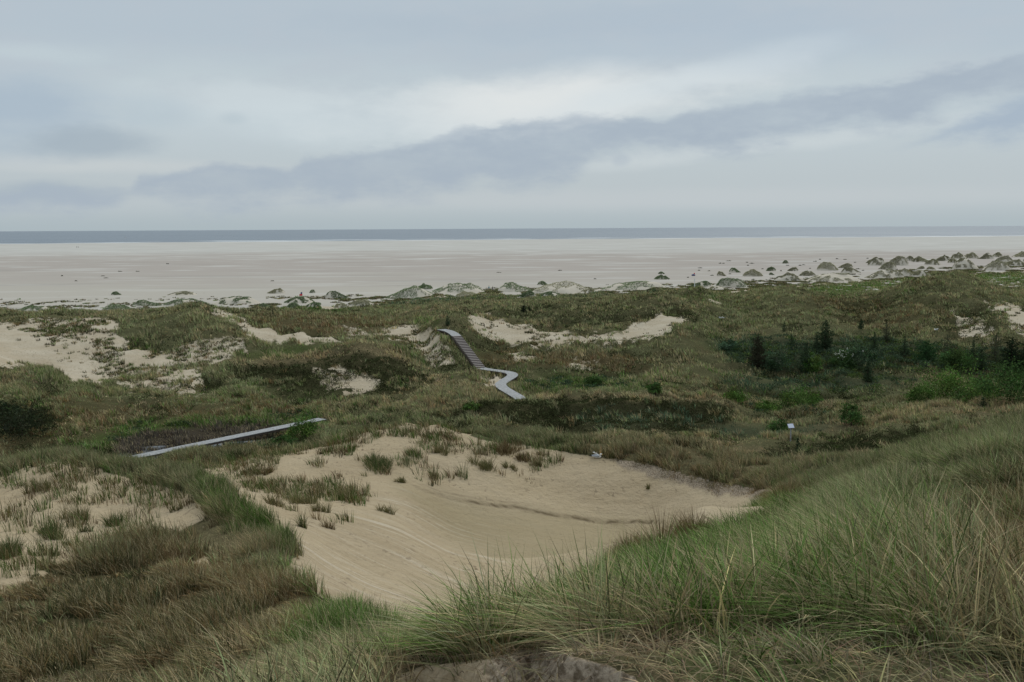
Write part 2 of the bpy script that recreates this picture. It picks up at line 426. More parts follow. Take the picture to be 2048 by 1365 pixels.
# near ridge
nr = (GY < 30) & (PXg > 380)
paint('green', [(560, 1240), (840, 1235), (1000, 1205), (1250, 1110), (1450, 1030), (1600, 960), (1800, 880), (2100, 830), (2150, 900), (1900, 1000), (1700, 1130), (1560, 1210), (1400, 1260), (1200, 1290), (900, 1310), (700, 1300), (560, 1320)], 5, 40, 1.6, 20, 60, .85)
paint('olive', [(1560, 960), (1800, 870), (2100, 820), (2100, 920), (1900, 1000), (1700, 1060)], 8, 40, 1.4)
paint('tan', [(1250, 1270), (1500, 1210), (1750, 1150), (2000, 1000), (2150, 960), (2150, 1450), (1250, 1450)], 3, 14, .55, 30, 80, .35)
paint('green', [(1300, 1230), (1500, 1180), (1750, 1120), (1900, 1200), (1850, 1300), (1600, 1400), (1350, 1360)], 3, 12, 1.3, 30, 80, .5)
paint('olive', [(1600, 1000), (1850, 950), (1900, 1120), (1700, 1180), (1600, 1120)], 5, 20, 1.2, 30, 80, .5)
paint('brown', [(1930, 1020), (2150, 960), (2150, 1300), (1900, 1230)], 4, 20, 1.6, 30, 60, .6)
paint('tan', [(800, 1290), (1000, 1285), (1250, 1290), (1400, 1365), (1500, 1450), (600, 1450)], 3, 7, .5, 14, 40, .4)
paint('green', [(560, 1240), (740, 1215), (850, 1240), (1000, 1215), (1150, 1170), (1300, 1110), (1400, 1180), (1200, 1270), (1040, 1300), (880, 1325), (700, 1330), (560, 1330)], 4, 20, 1.4, 16, 40, .55)
paint('brown', ell(1250, 1085, 75, 40), 12, 24, 2.4, 10, 30)
paint('brown', ell(1370, 1045, 60, 35), 12, 26, 2.4, 10, 30)
paint('brown', ell(1580, 985, 40, 25), 14, 34, 2.2, 10, 30)
# left dune
paint('brown', [(0, 1190), (150, 1120), (350, 1090), (500, 1150), (640, 1190), (620, 1250), (450, 1450), (-60, 1450)], 8, 30, 1.5, 25, 70, .85)
paint('dark', [(0, 1230), (200, 1180), (420, 1180), (560, 1260), (420, 1450), (-60, 1450)], 8, 26, 1.0, 25, 70, .25)
paint('dark', [(60, 1200), (170, 1130), (300, 1120), (330, 1180), (150, 1260)], 12, 30, .9, 25, 70, .4)
paint('tan', [(500, 1260), (560, 1215), (660, 1215), (560, 1290), (450, 1400)], 6, 22, 1.0, 12, 40, .5)
paint('green', [(380, 955), (440, 985), (520, 1040), (580, 1090), (560, 1110), (480, 1080), (430, 1040)], 24, 40, 2.0, 8, 20)
paint('olive', [(90, 895), (180, 905), (330, 945), (410, 980), (330, 965), (200, 945), (90, 925)], 34, 48, 2.2, 10, 30)
paint('tan', [(330, 1060), (430, 1030), (520, 1080), (560, 1120), (480, 1130), (360, 1100)], 20, 34, 1.2, 12, 40, .6)
paint('green', [(560, 1130), (700, 1190), (840, 1240), (700, 1230), (580, 1170)], 10, 26, 1.0, 10, 30, .5)
# middle distance
paint('brown', [(0, 800), (250, 800), (640, 800), (640, 840), (400, 850), (150, 890), (0, 920)], 80, 118, .9, 25, 60, .55)
paint('tan', [(100, 850), (300, 810), (330, 840), (180, 885)], 90, 115, .7, 20, 50, .4)
paint('green', [(160, 880), (290, 845), (500, 840), (650, 825), (640, 850), (520, 858), (330, 868), (220, 900), (170, 905)], 88, 112, 2.4, 12, 25)
paint('reed', [(235, 885), (300, 866), (400, 856), (570, 850), (560, 868), (480, 892), (330, 912), (230, 920)], 84, 112, 3.0, 8, 16, 1.0)
paint('dark', ell(40, 835, 80, 32), 90, 112, 2.0)
paint('dark', [(440, 735), (560, 722), (720, 697), (800, 715), (860, 755), (900, 770), (800, 790), (620, 780), (480, 760)], 118, 146, 2.0, 12, 45, .85)
paint('green', [(480, 705), (600, 690), (680, 695), (560, 720), (470, 725)], 140, 165, 1.6, 14, 30)
paint('tan', [(850, 740), (960, 760), (1010, 790), (1000, 815), (700, 830), (640, 850), (640, 820), (800, 790)], 105, 140, .9, 20, 50, .5)
paint('dark', [(940, 808), (1050, 800), (1250, 798), (1440, 803), (1470, 830), (1440, 862), (1300, 872), (1150, 868), (1040, 850), (960, 835)], 96, 113, 3.2, 8, 40, .9)
paint('blue', [(1120, 830), (1300, 815), (1420, 835), (1400, 865), (1200, 868)], 97, 112, 1.0, 18, 40, .3)
paint('green', [(1030, 760), (1120, 752), (1290, 770), (1320, 788), (1050, 790)], 118, 140, 2.2, 12, 30)
paint('brown', [(960, 705), (1250, 712), (1300, 740), (1060, 740), (950, 735)], 140, 165, 1.6, 14, 30)
paint('tan', [(1080, 880), (1250, 868), (1480, 885), (1600, 905), (1500, 925), (1300, 905), (1120, 898)], 84, 100, 2.0, 12, 40)
paint('tan', [(1560, 885), (1750, 855), (2060, 820), (2060, 795), (1850, 800), (1720, 835), (1560, 868)], 90, 112, 1.8, 12, 50, .7)
paint('dark', [(1560, 900), (1700, 880), (1850, 855), (1840, 880), (1700, 915), (1640, 945), (1500, 925)], 80, 101, 3.6, 10, 40, .9)
paint('dark', ell(1250, 905, 60, 12), 80, 95, 1.8)
paint('blue', [(1420, 850), (1600, 855), (1700, 850), (1560, 880), (1420, 872)], 94, 108, 1.8, 10, 30)
paint('dark', [(1420, 780), (1600, 790), (1750, 790), (1700, 815), (1440, 800)], 116, 136, 1.6, 12, 30)
paint('blue', [(1440, 755), (1560, 760), (1760, 745), (1830, 765), (1700, 785), (1480, 780)], 125, 150, 1.8, 14, 30)
paint('dark', [(1440, 690), (1560, 680), (1700, 680), (1840, 695), (2060, 700), (2060, 740), (1850, 750), (1700, 755), (1540, 750), (1460, 730)], 138, 180, 1.3, 14, 30)
paint('blue', [(1420, 685), (1520, 675), (1640, 680), (1760, 675), (1840, 690), (1800, 725), (1560, 740), (1460, 715)], 140, 180, 1.8, 14, 30)
# far
paint('green', [(1560, 590), (1650, 575), (1800, 560), (2060, 545), (2060, 570), (1900, 560), (1800, 575), (1700, 590)], 290, 520, 2.0, 6, 10)
paint('blue', [(700, 600), (850, 590), (1000, 590), (1250, 580), (1400, 585), (1300, 592), (1000, 600), (750, 612)], 270, 360, 1.0, 6, 10, .5)
paint('green', [(540, 610), (650, 610), (700, 625), (560, 625)], 240, 300, 1.6, 6, 10)
paint('olive', [(230, 630), (390, 612), (440, 650), (440, 690), (330, 700), (250, 670)], 140, 190, 1.3, 10, 30, .6)
paint('brown', [(480, 625), (650, 628), (820, 645), (830, 660), (680, 670), (560, 660)], 160, 200, 1.2, 10, 30, .6)
paint('green', [(840, 640), (890, 640), (900, 655), (850, 655)], 165, 200, 1.6, 6, 15)
paint('brown', [(1590, 590), (1800, 600), (1900, 600), (1900, 680), (1700, 650), (1560, 620)], 180, 290, .9, 14, 40, .4)
paint('dark', [(1640, 600), (1760, 598), (1800, 625), (1720, 640), (1640, 625)], 190, 290, 1.0, 14, 50, .4)
paint('dark', [(1860, 610), (1930, 600), (1990, 640), (2000, 690), (1900, 690), (1850, 650)], 165, 240, 1.0, 14, 50, .5)
paint('tan', [(430, 728), (560, 716), (650, 704), (720, 686), (790, 702), (860, 745), (880, 758), (800, 722), (720, 704), (640, 724), (540, 734)], 125, 150, 2.0, 5, 14, .8)
paint('tan', [(1000, 792), (1200, 790), (1430, 796), (1480, 815), (1400, 806), (1200, 800), (1040, 804)], 105, 122, 2.4, 5, 14, .8)
paint('olive', [(1500, 590), (1560, 570), (1620, 590), (1700, 660), (1500, 670), (1400, 650), (1420, 610)], 165, 300, 1.2, 20, 50, .5)
paint('dark', [(1340, 612), (1380, 628), (1400, 640), (1365, 640)], 180, 230, 3.0, 4, 10)
paint('brown', [(0, 645), (90, 640), (120, 660), (60, 690), (0, 690)], 140, 180, 1.5, 10, 30)
paint('dark', [(1000, 620), (1300, 600), (1330, 620), (1280, 650), (1100, 650)], 180, 250, .8, 20, 50, .4)
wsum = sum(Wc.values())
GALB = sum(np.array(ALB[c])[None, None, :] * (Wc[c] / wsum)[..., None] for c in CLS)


# ------------------------------------------------------------------ materials
def nt_new(name):
    mt = bpy.data.materials.new(name); mt.use_nodes = True
    nt = mt.node_tree
    for nd in list(nt.nodes):
        nt.nodes.remove(nd)
    out = nt.nodes.new('ShaderNodeOutputMaterial')
    return mt, nt, out


class NT:
    def __init__(s, nt): s.nt = nt
    def n(s, typ, **kw):
        nd = s.nt.nodes.new(typ)
        for k, v in kw.items(): setattr(nd, k, v)
        return nd
    def link(s, a, b): s.nt.links.new(a, b)
    def val(s, sock, v):
        if isinstance(v, (int, float)): sock.default_value = v
        elif isinstance(v, (tuple, list)): sock.default_value = tuple(v) if len(v) == len(sock.default_value) else tuple(v) + (1,)
        else: s.link(v, sock)
    def math(s, op, a, b=0.0, c=None, clamp=False):
        nd = s.n('ShaderNodeMath', operation=op, use_clamp=clamp)
        s.val(nd.inputs[0], a); s.val(nd.inputs[1], b)
        if c is not None: s.val(nd.inputs[2], c)
        return nd.outputs[0]
    def mr(s, v, a, b, c=0.0, d=1.0, smooth=True):
        nd = s.n('ShaderNodeMapRange', interpolation_type='SMOOTHSTEP' if smooth else 'LINEAR')
        for k, x in zip((0, 1, 2, 3, 4), (v, a, b, c, d)): s.val(nd.inputs[k], x)
        return nd.outputs[0]
    def mix(s, f, a, b, mode='MIX'):
        nd = s.n('ShaderNodeMix', data_type='RGBA', blend_type=mode)
        s.val(nd.inputs[0], f); s.val(nd.inputs[6], a); s.val(nd.inputs[7], b)
        return nd.outputs[2]
    def noise(s, vec, scale, detail=4, rough=.55, dist=0.0):
        nd = s.n('ShaderNodeTexNoise')
        if vec is not None: s.link(vec, nd.inputs['Vector'])
        nd.inputs['Scale'].default_value = scale; nd.inputs['Detail'].default_value = detail
        nd.inputs['Roughness'].default_value = rough; nd.inputs['Distortion'].default_value = dist
        return nd.outputs[0]
    def attr(s, name): return s.n('ShaderNodeAttribute', attribute_name=name)
    def mapping(s, vec, scale=(1, 1, 1), rot=(0, 0, 0)):
        nd = s.n('ShaderNodeMapping'); s.link(vec, nd.inputs[0])
        nd.inputs['Scale'].default_value = scale; nd.inputs['Rotation'].default_value = rot
        return nd.outputs[0]


def simple_mat(name, col, rough=.7, var=.25, scale=8.0, spec=.25):
    mt, nt, out = nt_new(name); N = NT(nt)
    b = N.n('ShaderNodeBsdfPrincipled'); tc = N.n('ShaderNodeTexCoord')
    nz = N.noise(tc.outputs['Object'], scale, 4)
    k = N.mr(nz, .3, .7, 1 - var, 1 + var, False)
    c = N.mix(1.0, col + (1,), N.n('ShaderNodeCombineColor').outputs[0], 'MULTIPLY')
    cc = nt.nodes[-1]
    comb = [x for x in nt.nodes if x.bl_idname == 'ShaderNodeCombineColor'][0]
    for i in range(3): N.link(k, comb.inputs[i])
    N.link(c, b.inputs['Base Color'])
    b.inputs['Roughness'].default_value = rough
    b.inputs['Specular IOR Level'].default_value = spec
    N.link(b.outputs[0], out.inputs[0])
    return mt


def plant_mat(name, trans=.14):
    mt, nt, out = nt_new(name); N = NT(nt)
    a = N.attr('tint')
    d = N.n('ShaderNodeBsdfDiffuse'); t = N.n('ShaderNodeBsdfTranslucent'); mx = N.n('ShaderNodeMixShader')
    N.link(a.outputs['Color'], d.inputs[0]); N.link(a.outputs['Color'], t.inputs[0])
    mx.inputs[0].default_value = trans
    N.link(d.outputs[0], mx.inputs[1]); N.link(t.outputs[0], mx.inputs[2])
    N.link(mx.outputs[0], out.inputs[0])
    return mt


MAT_PLANT = plant_mat('plant')
MAT_LEAF = plant_mat('leaf', .2)

# dune ground: sand and litter
mt, nt, out = nt_new('dune_ground'); N = NT(nt)
tc = N.n('ShaderNodeTexCoord').outputs['Object']
sa = N.attr('sand').outputs['Fac']; ga = N.attr('cover').outputs['Color']
tone = N.attr('tone').outputs['Fac']; mo = N.attr('moist').outputs['Fac']; stk = N.attr('streak').outputs['Fac']
lipn = N.attr('soil').outputs['Fac']
edge_n = N.noise(tc, 2.2, 5, .65)
sm = N.mr(N.math('ADD', sa, N.math('MULTIPLY', N.math('SUBTRACT', N.math('ADD', N.math('MULTIPLY', edge_n, .5), N.math('MULTIPLY', N.noise(tc, .9, 4, .7), .5)), .5), 1.3)), .29, .57)
sand_a = N.mix(tone, (.475, .380, .255, 1), (.56, .495, .395, 1))
big = N.noise(tc, .16, 4, .55)
sand_b = N.mix(N.mr(big, .35, .68), sand_a, (.33, .255, .163, 1))
sand_b = N.mix(.45, sand_a, sand_b)
st_n = N.noise(N.mapping(N.mapping(tc, rot=(0, 0, math.radians(27))), scale=(.10, 2.1, 0.0)), 1.0, 6, .72)
stp = N.mr(N.noise(N.mapping(tc, scale=(.5, 1, 0)), .5, 4, .7), .42, .60)
stk = N.math('MULTIPLY', stk, N.math('MULTIPLY_ADD', stp, .8, .2))
st_f = N.math('MULTIPLY', stk, N.mr(st_n, .50, .60))
st_d = N.math('MULTIPLY', stk, N.mr(st_n, .49, .40))
sand_c = N.mix(N.math('MULTIPLY', st_f, .8), sand_b, (.60, .52, .41, 1))
sand_c = N.mix(N.math('MULTIPLY', st_d, .28), sand_c, (.26, .20, .13, 1))
pit = N.noise(tc, 5.5, 3, .7)
pit2 = N.noise(N.mapping(tc, scale=(1, .6, 1)), 2.6, 4, .75)
mk = N.noise(N.mapping(tc, scale=(1, .5, 1)), 3.2, 2, .6)
mkz = N.mr(N.noise(tc, .22, 3, .6), .42, .62)
sand_c = N.mix(N.math('MULTIPLY', N.math('MULTIPLY', N.mr(mk, .61, .67), mkz), .75), sand_c, (.17, .13, .085, 1))
sand_c = N.mix(N.math('MULTIPLY', N.mr(pit2, .58, .68), .45), sand_c, (.24, .185, .12, 1))
wav = N.noise(N.mapping(tc, scale=(.5, 1, .5)), .45, 5, .65)
sand_c = N.mix(N.mr(wav, .35, .65, 0, .35), sand_c, (.48, .395, .285, 1))
sand_c = N.mix(N.math('MULTIPLY', N.mr(pit, .62, .72), .5), sand_c, (.17, .135, .09, 1))
grain = N.noise(tc, 38, 2, .6)
sand_c = N.mix(N.mr(grain, .2, .8, 0, .14, False), sand_c, (.26, .195, .13, 1))
sand_c = N.mix(N.math('MULTIPLY', N.attr('damp').outputs['Fac'], .55), sand_c, (.285, .235, .140, 1))
sand_c = N.mix(N.math('MULTIPLY', mo, .8), sand_c, (.085, .06, .035, 1))
soil_n = N.noise(tc, 16, 6, .72)
soil_c = N.mix(N.mr(soil_n, .40, .60), (.15, .115, .08, 1), (.40, .33, .255, 1))
sand_c = N.mix(lipn, sand_c, soil_c)
lit = N.noise(tc, 6, 4, .7)
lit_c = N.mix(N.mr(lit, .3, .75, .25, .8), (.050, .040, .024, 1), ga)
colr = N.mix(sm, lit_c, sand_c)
b = N.n('ShaderNodeBsdfDiffuse'); b.inputs['Roughness'].default_value = .6
N.link(colr, b.inputs[0])
bh = N.math('ADD', N.math('MULTIPLY', N.math('ADD', pit, N.math('ADD', pit2, N.math('MULTIPLY', mk, -1.0))), .07), N.math('ADD', N.math('MULTIPLY', N.noise(tc, 1.1, 5, .65), .34), N.math('MULTIPLY', N.math('MULTIPLY', st_n, stk), .10)))
bh = N.math('ADD', bh, N.math('MULTIPLY', N.math('MULTIPLY', soil_n, lipn), .035))
bmp = N.n('ShaderNodeBump'); bmp.inputs['Strength'].default_value = .8; bmp.inputs['Distance'].default_value = 1.0
N.link(bh, bmp.inputs['Height']); N.link(bmp.outputs[0], b.inputs['Normal'])
N.link(b.outputs[0], out.inputs[0])
MAT_GROUND = mt

# beach
mt, nt, out = nt_new('beach_sand'); N = NT(nt)
tc = N.n('ShaderNodeTexCoord').outputs['Object']
sx = N.n('ShaderNodeSeparateXYZ'); N.link(tc, sx.inputs[0])
yy = N.math('ADD', sx.outputs[1], N.math('MULTIPLY', N.math('SUBTRACT', N.noise(N.mapping(tc, scale=(.3, 1, 1)), .008, 3), .5), 500))
c1 = N.mix(N.mr(yy, 330, 620), (.385, .36, .322, 1), (.352, .32, .296, 1))
c2 = N.mix(N.mr(yy, 800, 1180), c1, (.43, .42, .40, 1))
stn = N.noise(N.mapping(tc, scale=(.35, 1, 1), rot=(0, 0, .12)), .045, 5, .6)
c3 = N.mix(N.math('MULTIPLY', N.mr(stn, .52, .64), N.mr(yy, 350, 900, .25, .75)), c2, (.51, .505, .485, 1))
stn2 = N.noise(N.mapping(tc, scale=(.25, 1, 1), rot=(0, 0, -.06)), .03, 5, .6)
c4 = N.mix(N.math('MULTIPLY', N.mr(stn2, .54, .68), .55), c3, (.295, .275, .255, 1))
spn = N.noise(N.mapping(tc, scale=(.5, 1, 1)), .35, 3, .6)
c5 = N.mix(N.math('MULTIPLY', N.mr(spn, .69, .74), .5), c4, (.14, .125, .11, 1))
b = N.n('ShaderNodeBsdfDiffuse'); N.link(c5, b.inputs[0]); N.link(b.outputs[0], out.inputs[0])
MAT_BEACH = mt

# sea
mt, nt, out = nt_new('sea_water'); N = NT(nt)
tc = N.n('ShaderNodeTexCoord').outputs['Object']
sh = N.attr('shore').outputs['Fac']
foam_n = N.noise(N.mapping(tc, scale=(.25, 1, 1)), .02, 4, .65)
dd = N.math('ADD', sh, N.math('MULTIPLY', N.math('SUBTRACT', foam_n, .5), 160))
foam = N.math('MAXIMUM', N.math('MULTIPLY', N.mr(dd, 110, 60), N.mr(N.noise(N.mapping(tc, scale=(.22, 1, 1)), .016, 4, .6), .44, .56)), N.math('MULTIPLY', N.math('MULTIPLY', N.mr(dd, 190, 210), N.mr(dd, 290, 260)), N.mr(N.noise(N.mapping(tc, scale=(.3, 1, 1)), .012, 3), .5, .58)))
band = N.noise(N.mapping(tc, scale=(.1, 1, 1)), .004, 4, .6)
wc = N.mix(N.mr(band, .35, .65), (.130, .162, .200, 1), (.165, .198, .238, 1))
b = N.n('ShaderNodeBsdfPrincipled')
N.link(N.mix(foam, wc, (.75, .77, .77, 1)), b.inputs['Base Color'])
b.inputs['Roughness'].default_value = .42; b.inputs['IOR'].default_value = 1.33
wv_ = N.noise(N.mapping(tc, scale=(.5, 1, 1)), .25, 5, .6)
bp = N.n('ShaderNodeBump'); bp.inputs['Strength'].default_value = .9; bp.inputs['Distance'].default_value = 1.6
N.link(wv_, bp.inputs['Height']); N.link(bp.outputs[0], b.inputs['Normal'])
N.link(b.outputs[0], out.inputs[0])
MAT_SEA = mt

# pond
mt, nt, out = nt_new('pond_water'); N = NT(nt)
b = N.n('ShaderNodeBsdfPrincipled'); b.inputs['Base Color'].default_value = (.012, .012, .010, 1); b.inputs['Roughness'].default_value = .08; b.inputs['IOR'].default_value = 1.33
N.link(b.outputs[0], out.inputs[0]); MAT_POND = mt

MAT_WOOD = simple_mat('grey_weathered_wood', (.275, .28, .288), .75, .34, 5.5)
MAT_WOOD_DARK = simple_mat('dark_wood', (.09, .07, .06), .8, .3, 3.0)
MAT_RISER = simple_mat('stair_wood', (.135, .105, .095), .8, .25, 3.0)
MAT_TREAD = simple_mat('stair_tread_wood', (.25, .225, .215), .8, .25, 3.0)
MAT_BARK = simple_mat('bark', (.06, .045, .035), .9, .3, 6.0)
MAT_WHITE = simple_mat('white_paint', (.78, .78, .78), .5, .05, 3.0)
MAT_FEATHER = simple_mat('white_feathers', (.80, .80, .79), .7, .05, 12.0)
MAT_WING = simple_mat('grey_feathers', (.36, .39, .44), .7, .1, 12.0)
MAT_BLACK = simple_mat('black_feathers', (.02, .02, .022), .7, .1, 12.0)
MAT_BEAK = simple_mat('yellow_beak', (.65, .42, .05), .5, .1, 12.0)
MAT_LEG = simple_mat('pink_leg', (.55, .32, .28), .6, .1, 12.0)
MAT_RED = simple_mat('red_cloth', (.55, .035, .045), .7, .1, 4.0)
MAT_BLUE = simple_mat('blue_cloth', (.04, .06, .17), .7, .1, 4.0)
MAT_TEAL = simple_mat('teal_cloth', (.0, .24, .31), .7, .1, 4.0)
MAT_NAVY = simple_mat('navy_cloth', (.015, .015, .03), .7, .1, 4.0)
MAT_SKIN = simple_mat('skin', (.5, .33, .25), .6, .05, 9.0)
MAT_TROUSER = simple_mat('dark_trousers', (.04, .04, .05), .8, .1, 9.0)
MAT_PANEL = simple_mat('sign_panel', (.52, .55, .66), .35, .06, 5.0, .5)
MAT_BLOSSOM = simple_mat('white_blossom', (.75, .76, .68), .7, .05, 5.0)


# ------------------------------------------------------------------ mesh helpers
def np_mesh(name, V, F4=None, F3=None, tint=None, mat=None, smooth=False):
    me = bpy.data.meshes.new(name)
    V = np.ascontiguousarray(V, np.float32)
    parts = []; tot = []
    if F4 is not None and len(F4): parts.append(np.asarray(F4, np.int32).ravel()); tot.append(np.full(len(F4), 4, np.int32))
    if F3 is not None and len(F3): parts.append(np.asarray(F3, np.int32).ravel()); tot.append(np.full(len(F3), 3, np.int32))
    li = np.concatenate(parts); tt = np.concatenate(tot)
    st = np.concatenate([[0], np.cumsum(tt)[:-1]]).astype(np.int32)
    me.vertices.add(len(V)); me.vertices.foreach_set('co', V.ravel())
    me.loops.add(len(li)); me.loops.foreach_set('vertex_index', li)
    me.polygons.add(len(tt)); me.polygons.foreach_set('loop_start', st)
    if smooth: me.polygons.foreach_set('use_smooth', np.ones(len(tt), bool))
    me.update(calc_edges=True)
    if tint is not None:
        at = me.attributes.new('tint', 'FLOAT_COLOR', 'POINT')
        c = np.ones((len(V), 4), np.float32); c[:, :3] = tint
        at.data.foreach_set('color', c.ravel())
    if mat: me.materials.append(mat)
    return me


def link(name, me, parent=None):
    o = bpy.data.objects.new(name, me); COL.objects.link(o)
    if parent: o.parent = parent
    return o


def empty(name, loc, rz=0):
    o = bpy.data.objects.new(name, None); COL.objects.link(o); o.location = loc; o.rotation_euler = (0, 0, rz); o.empty_display_size = .3
    return o


def tag(o, label=None, cat=None, group=None, kind=None):
    if label: o['label'] = label
    if cat: o['category'] = cat
    if group: o['group'] = group
    if kind: o['kind'] = kind
    return o


def copy_tree(o, parent=None):
    c = o.copy(); COL.objects.link(c); c.parent = parent
    for ch in list(o.children): copy_tree(ch, c)
    return c


def blades(P, h, w, lx, ly, yaw, col, segs=2, tipcol=1.1):
    """P (n,3) roots; (lx,ly) horizontal reach of the tip as a fraction of the height"""
    n = len(P)
    L = np.sqrt(lx * lx + ly * ly)
    ts = np.linspace(0, 1, segs + 1)
    sx = np.cos(yaw) * w * .5; sy = np.sin(yaw) * w * .5
    vs = []; cs_ = []
    up = 1 / np.sqrt(1 + .55 * L * L)
    for k, t in enumerate(ts):
        x = P[:, 0] + lx * up * h * t ** 1.8; y = P[:, 1] + ly * up * h * t ** 1.8
        z = P[:, 2] + h * up * (t - .32 * np.minimum(L, 1.6) * t * t)
        f = .95 + (tipcol - .95) * t
        cc = col * f
        if k < segs:
            wk = 1 - .75 * t ** 1.5
            vs.append(np.stack([x - sx * wk, y - sy * wk, z], 1)); vs.append(np.stack([x + sx * wk, y + sy * wk, z], 1))
            cs_ += [cc, cc]
        else:
            vs.append(np.stack([x, y, z], 1)); cs_.append(cc)
    nv = 2 * segs + 1
    V = np.stack(vs, 1).reshape(-1, 3); C = np.stack(cs_, 1).reshape(-1, 3)
    base = np.arange(n)[:, None] * nv
    F4 = [base + np.array([[2 * k, 2 * k + 1, 2 * k + 3, 2 * k + 2]]) for k in range(segs - 1)]
    F4 = np.concatenate(F4) if F4 else np.zeros((0, 4), int)
    F3 = base + np.array([[2 * segs - 2, 2 * segs - 1, 2 * segs]])
    return V, F4, F3, C


class Pile:
    def __init__(s): s.V = []; s.F4 = []; s.F3 = []; s.C = []; s.n = 0
    def add(s, V, F4, F3, C):
        s.V.append(V); s.C.append(C)
        if F4 is not None and len(F4): s.F4.append(F4 + s.n)
        if F3 is not None and len(F3): s.F3.append(F3 + s.n)
        s.n += len(V)
    def mesh(s, name, mat):
        return np_mesh(name, np.concatenate(s.V), np.concatenate(s.F4) if s.F4 else None, np.concatenate(s.F3) if s.F3 else None, np.concatenate(s.C), mat)


def leaves(P, size, col, rng, flat=0.0):
    """small randomly turned leaf-shaped quads (rhombs)"""
    n = len(P)
    a = rng.normal(size=(n, 3)); a[:, 2] *= (1 - flat); a /= np.linalg.norm(a, axis=1)[:, None] + 1e-9
    b = rng.normal(size=(n, 3)); b -= (a * b).sum(1)[:, None] * a; b /= np.linalg.norm(b, axis=1)[:, None] + 1e-9
    s = size[:, None] if hasattr(size, 'shape') else size
    V = np.stack([P - a * s, P + b * s * .45, P + a * s, P - b * s * .45], 1).reshape(-1, 3)
    F4 = np.arange(n)[:, None] * 4 + np.array([[0, 1, 2, 3]])
    C = np.repeat(col, 4, 0)
    return V, F4, None, C


# ------------------------------------------------------------------ the ground sheets
V = np.stack([GX, GY, GZ], 2).reshape(-1, 3)
ii, jj = np.meshgrid(np.arange(NR - 1), np.arange(NC - 1), indexing='ij')
f0 = (ii * NC + jj).ravel()
F4 = np.stack([f0, f0 + 1, f0 + 1 + NC, f0 + NC], 1)
me = np_mesh('terrain', V, F4, None, None, MAT_GROUND, True)


def fattr(me, name, a):
    at = me.attributes.new(name, 'FLOAT', 'POINT'); at.data.foreach_set('value', np.ascontiguousarray(a, np.float32).ravel())


fattr(me, 'sand', sand)
fattr(me, 'tone', sstep(75, 140, GY) * .9 + .1 * sstep(1150, 1350, PXg))  # distant sand lighter: drier, and partly skylight put into its colour
damp = region([(790, 960), (880, 985), (1000, 1012), (1180, 1036), (1330, 1040), (1400, 1050), (1250, 1110), (1100, 1150), (980, 1130), (900, 1080), (830, 1010)], 38, 54, 30, 30)
fattr(me, 'damp', damp * sand)
fattr(me, 'moist', moist * sand)
fattr(me, 'streak', region([(560, 1090), (650, 1040), (800, 980), (900, 1010), (1000, 1040), (1000, 1140), (860, 1200), (800, 1240), (690, 1210)], 18, 52, 45, 30))
scarp_ = region(SCARP, 42, 62, 4, 26)
soil = np.maximum(lip * (.25 + .75 * sstep(930, 1010, PXg)), scarp_)
fattr(me, 'soil', soil)
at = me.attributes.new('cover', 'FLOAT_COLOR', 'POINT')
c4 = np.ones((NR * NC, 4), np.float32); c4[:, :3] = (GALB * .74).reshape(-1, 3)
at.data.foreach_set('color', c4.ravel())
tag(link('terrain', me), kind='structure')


def grid_sheet(name, xs, ys, zf, mat, extra=None):
    X, Y = np.meshgrid(xs, ys)
    Z = zf(X, Y)
    r, c = X.shape
    i, j = np.meshgrid(np.arange(r - 1), np.arange(c - 1), indexing='ij')
    f = (i * c + j).ravel()
    me = np_mesh(name, np.stack([X, Y, Z], 2).reshape(-1, 3), np.stack([f, f + 1, f + 1 + c, f + c], 1), None, None, mat, True)
    if extra: fattr(me, extra[0], extra[1](X, Y))
    return tag(link(name, me), kind='structure')


def shore_y(x):
    s = x / 2000.0
    return 2130 + 260 * s - 420 * np.clip(-s - .1, 0, 2) + 25 * np.sin(x / 170.0) + 14 * np.sin(x / 61.0)


xs = np.linspace(-9000, 9000, 700)
grid_sheet('beach', xs, np.concatenate([np.linspace(-400, 1500, 60), np.linspace(1520, 3600, 240)]), lambda X, Y: -np.clip((Y - shore_y(X)) / 40.0, 0, 6) + 0.0, MAT_BEACH)
xs = np.concatenate([np.linspace(-60000, -7000, 12), np.linspace(-6500, 6500, 500), np.linspace(7000, 60000, 12)])
grid_sheet('sea', xs, np.concatenate([np.linspace(1300, 3200, 220), np.geomspace(3300, 70000, 30)]), lambda X, Y: 0 * X - .25, MAT_SEA, ('shore', lambda X, Y: Y - shore_y(X)))

# pond in the marsh, flooding the lowest ground under the walkway
pv = [(225, 915), (262, 896), (320, 892), (400, 890), (470, 884), (530, 880), (520, 895), (450, 908), (360, 920), (260, 928)]
bm = bmesh.new()
vs = []
for px, py in pv:
    d = ray(px, py); k = (3.22 - ZC) / d[2]
    vs.append(bm.verts.new((d[0] * k, d[1] * k, 3.22)))
bm.faces.new(vs); me = bpy.data.meshes.new('pond'); bm.to_mesh(me); bm.free(); me.materials.append(MAT_POND)
tag(link('pond_water', me), kind='structure')

# ------------------------------------------------------------------ which ground can be seen (with a margin for a step aside)
slope = (GZ + 1.2 - ZC) / GY
sl0 = (GZ + .15 - ZC) / GY
hor = np.maximum.accumulate(sl0, axis=0)
vis = slope >= np.concatenate([np.full((1, NC), -9.0), hor[:-1]], 0)
vis |= (GY > 270) & (GY < yb_at * 1.25) & (slope > -.088)
vis &= (np.abs(SG) < .60) | (GY < 16)
dS = (S1 - S0) / (NC - 1); dT = (T1 - T0) / (NR - 1)
AREA = GY * dS * GY * dT
CB = np.cumsum(np.stack([Wc[c] / wsum for c in CLS]), 0)


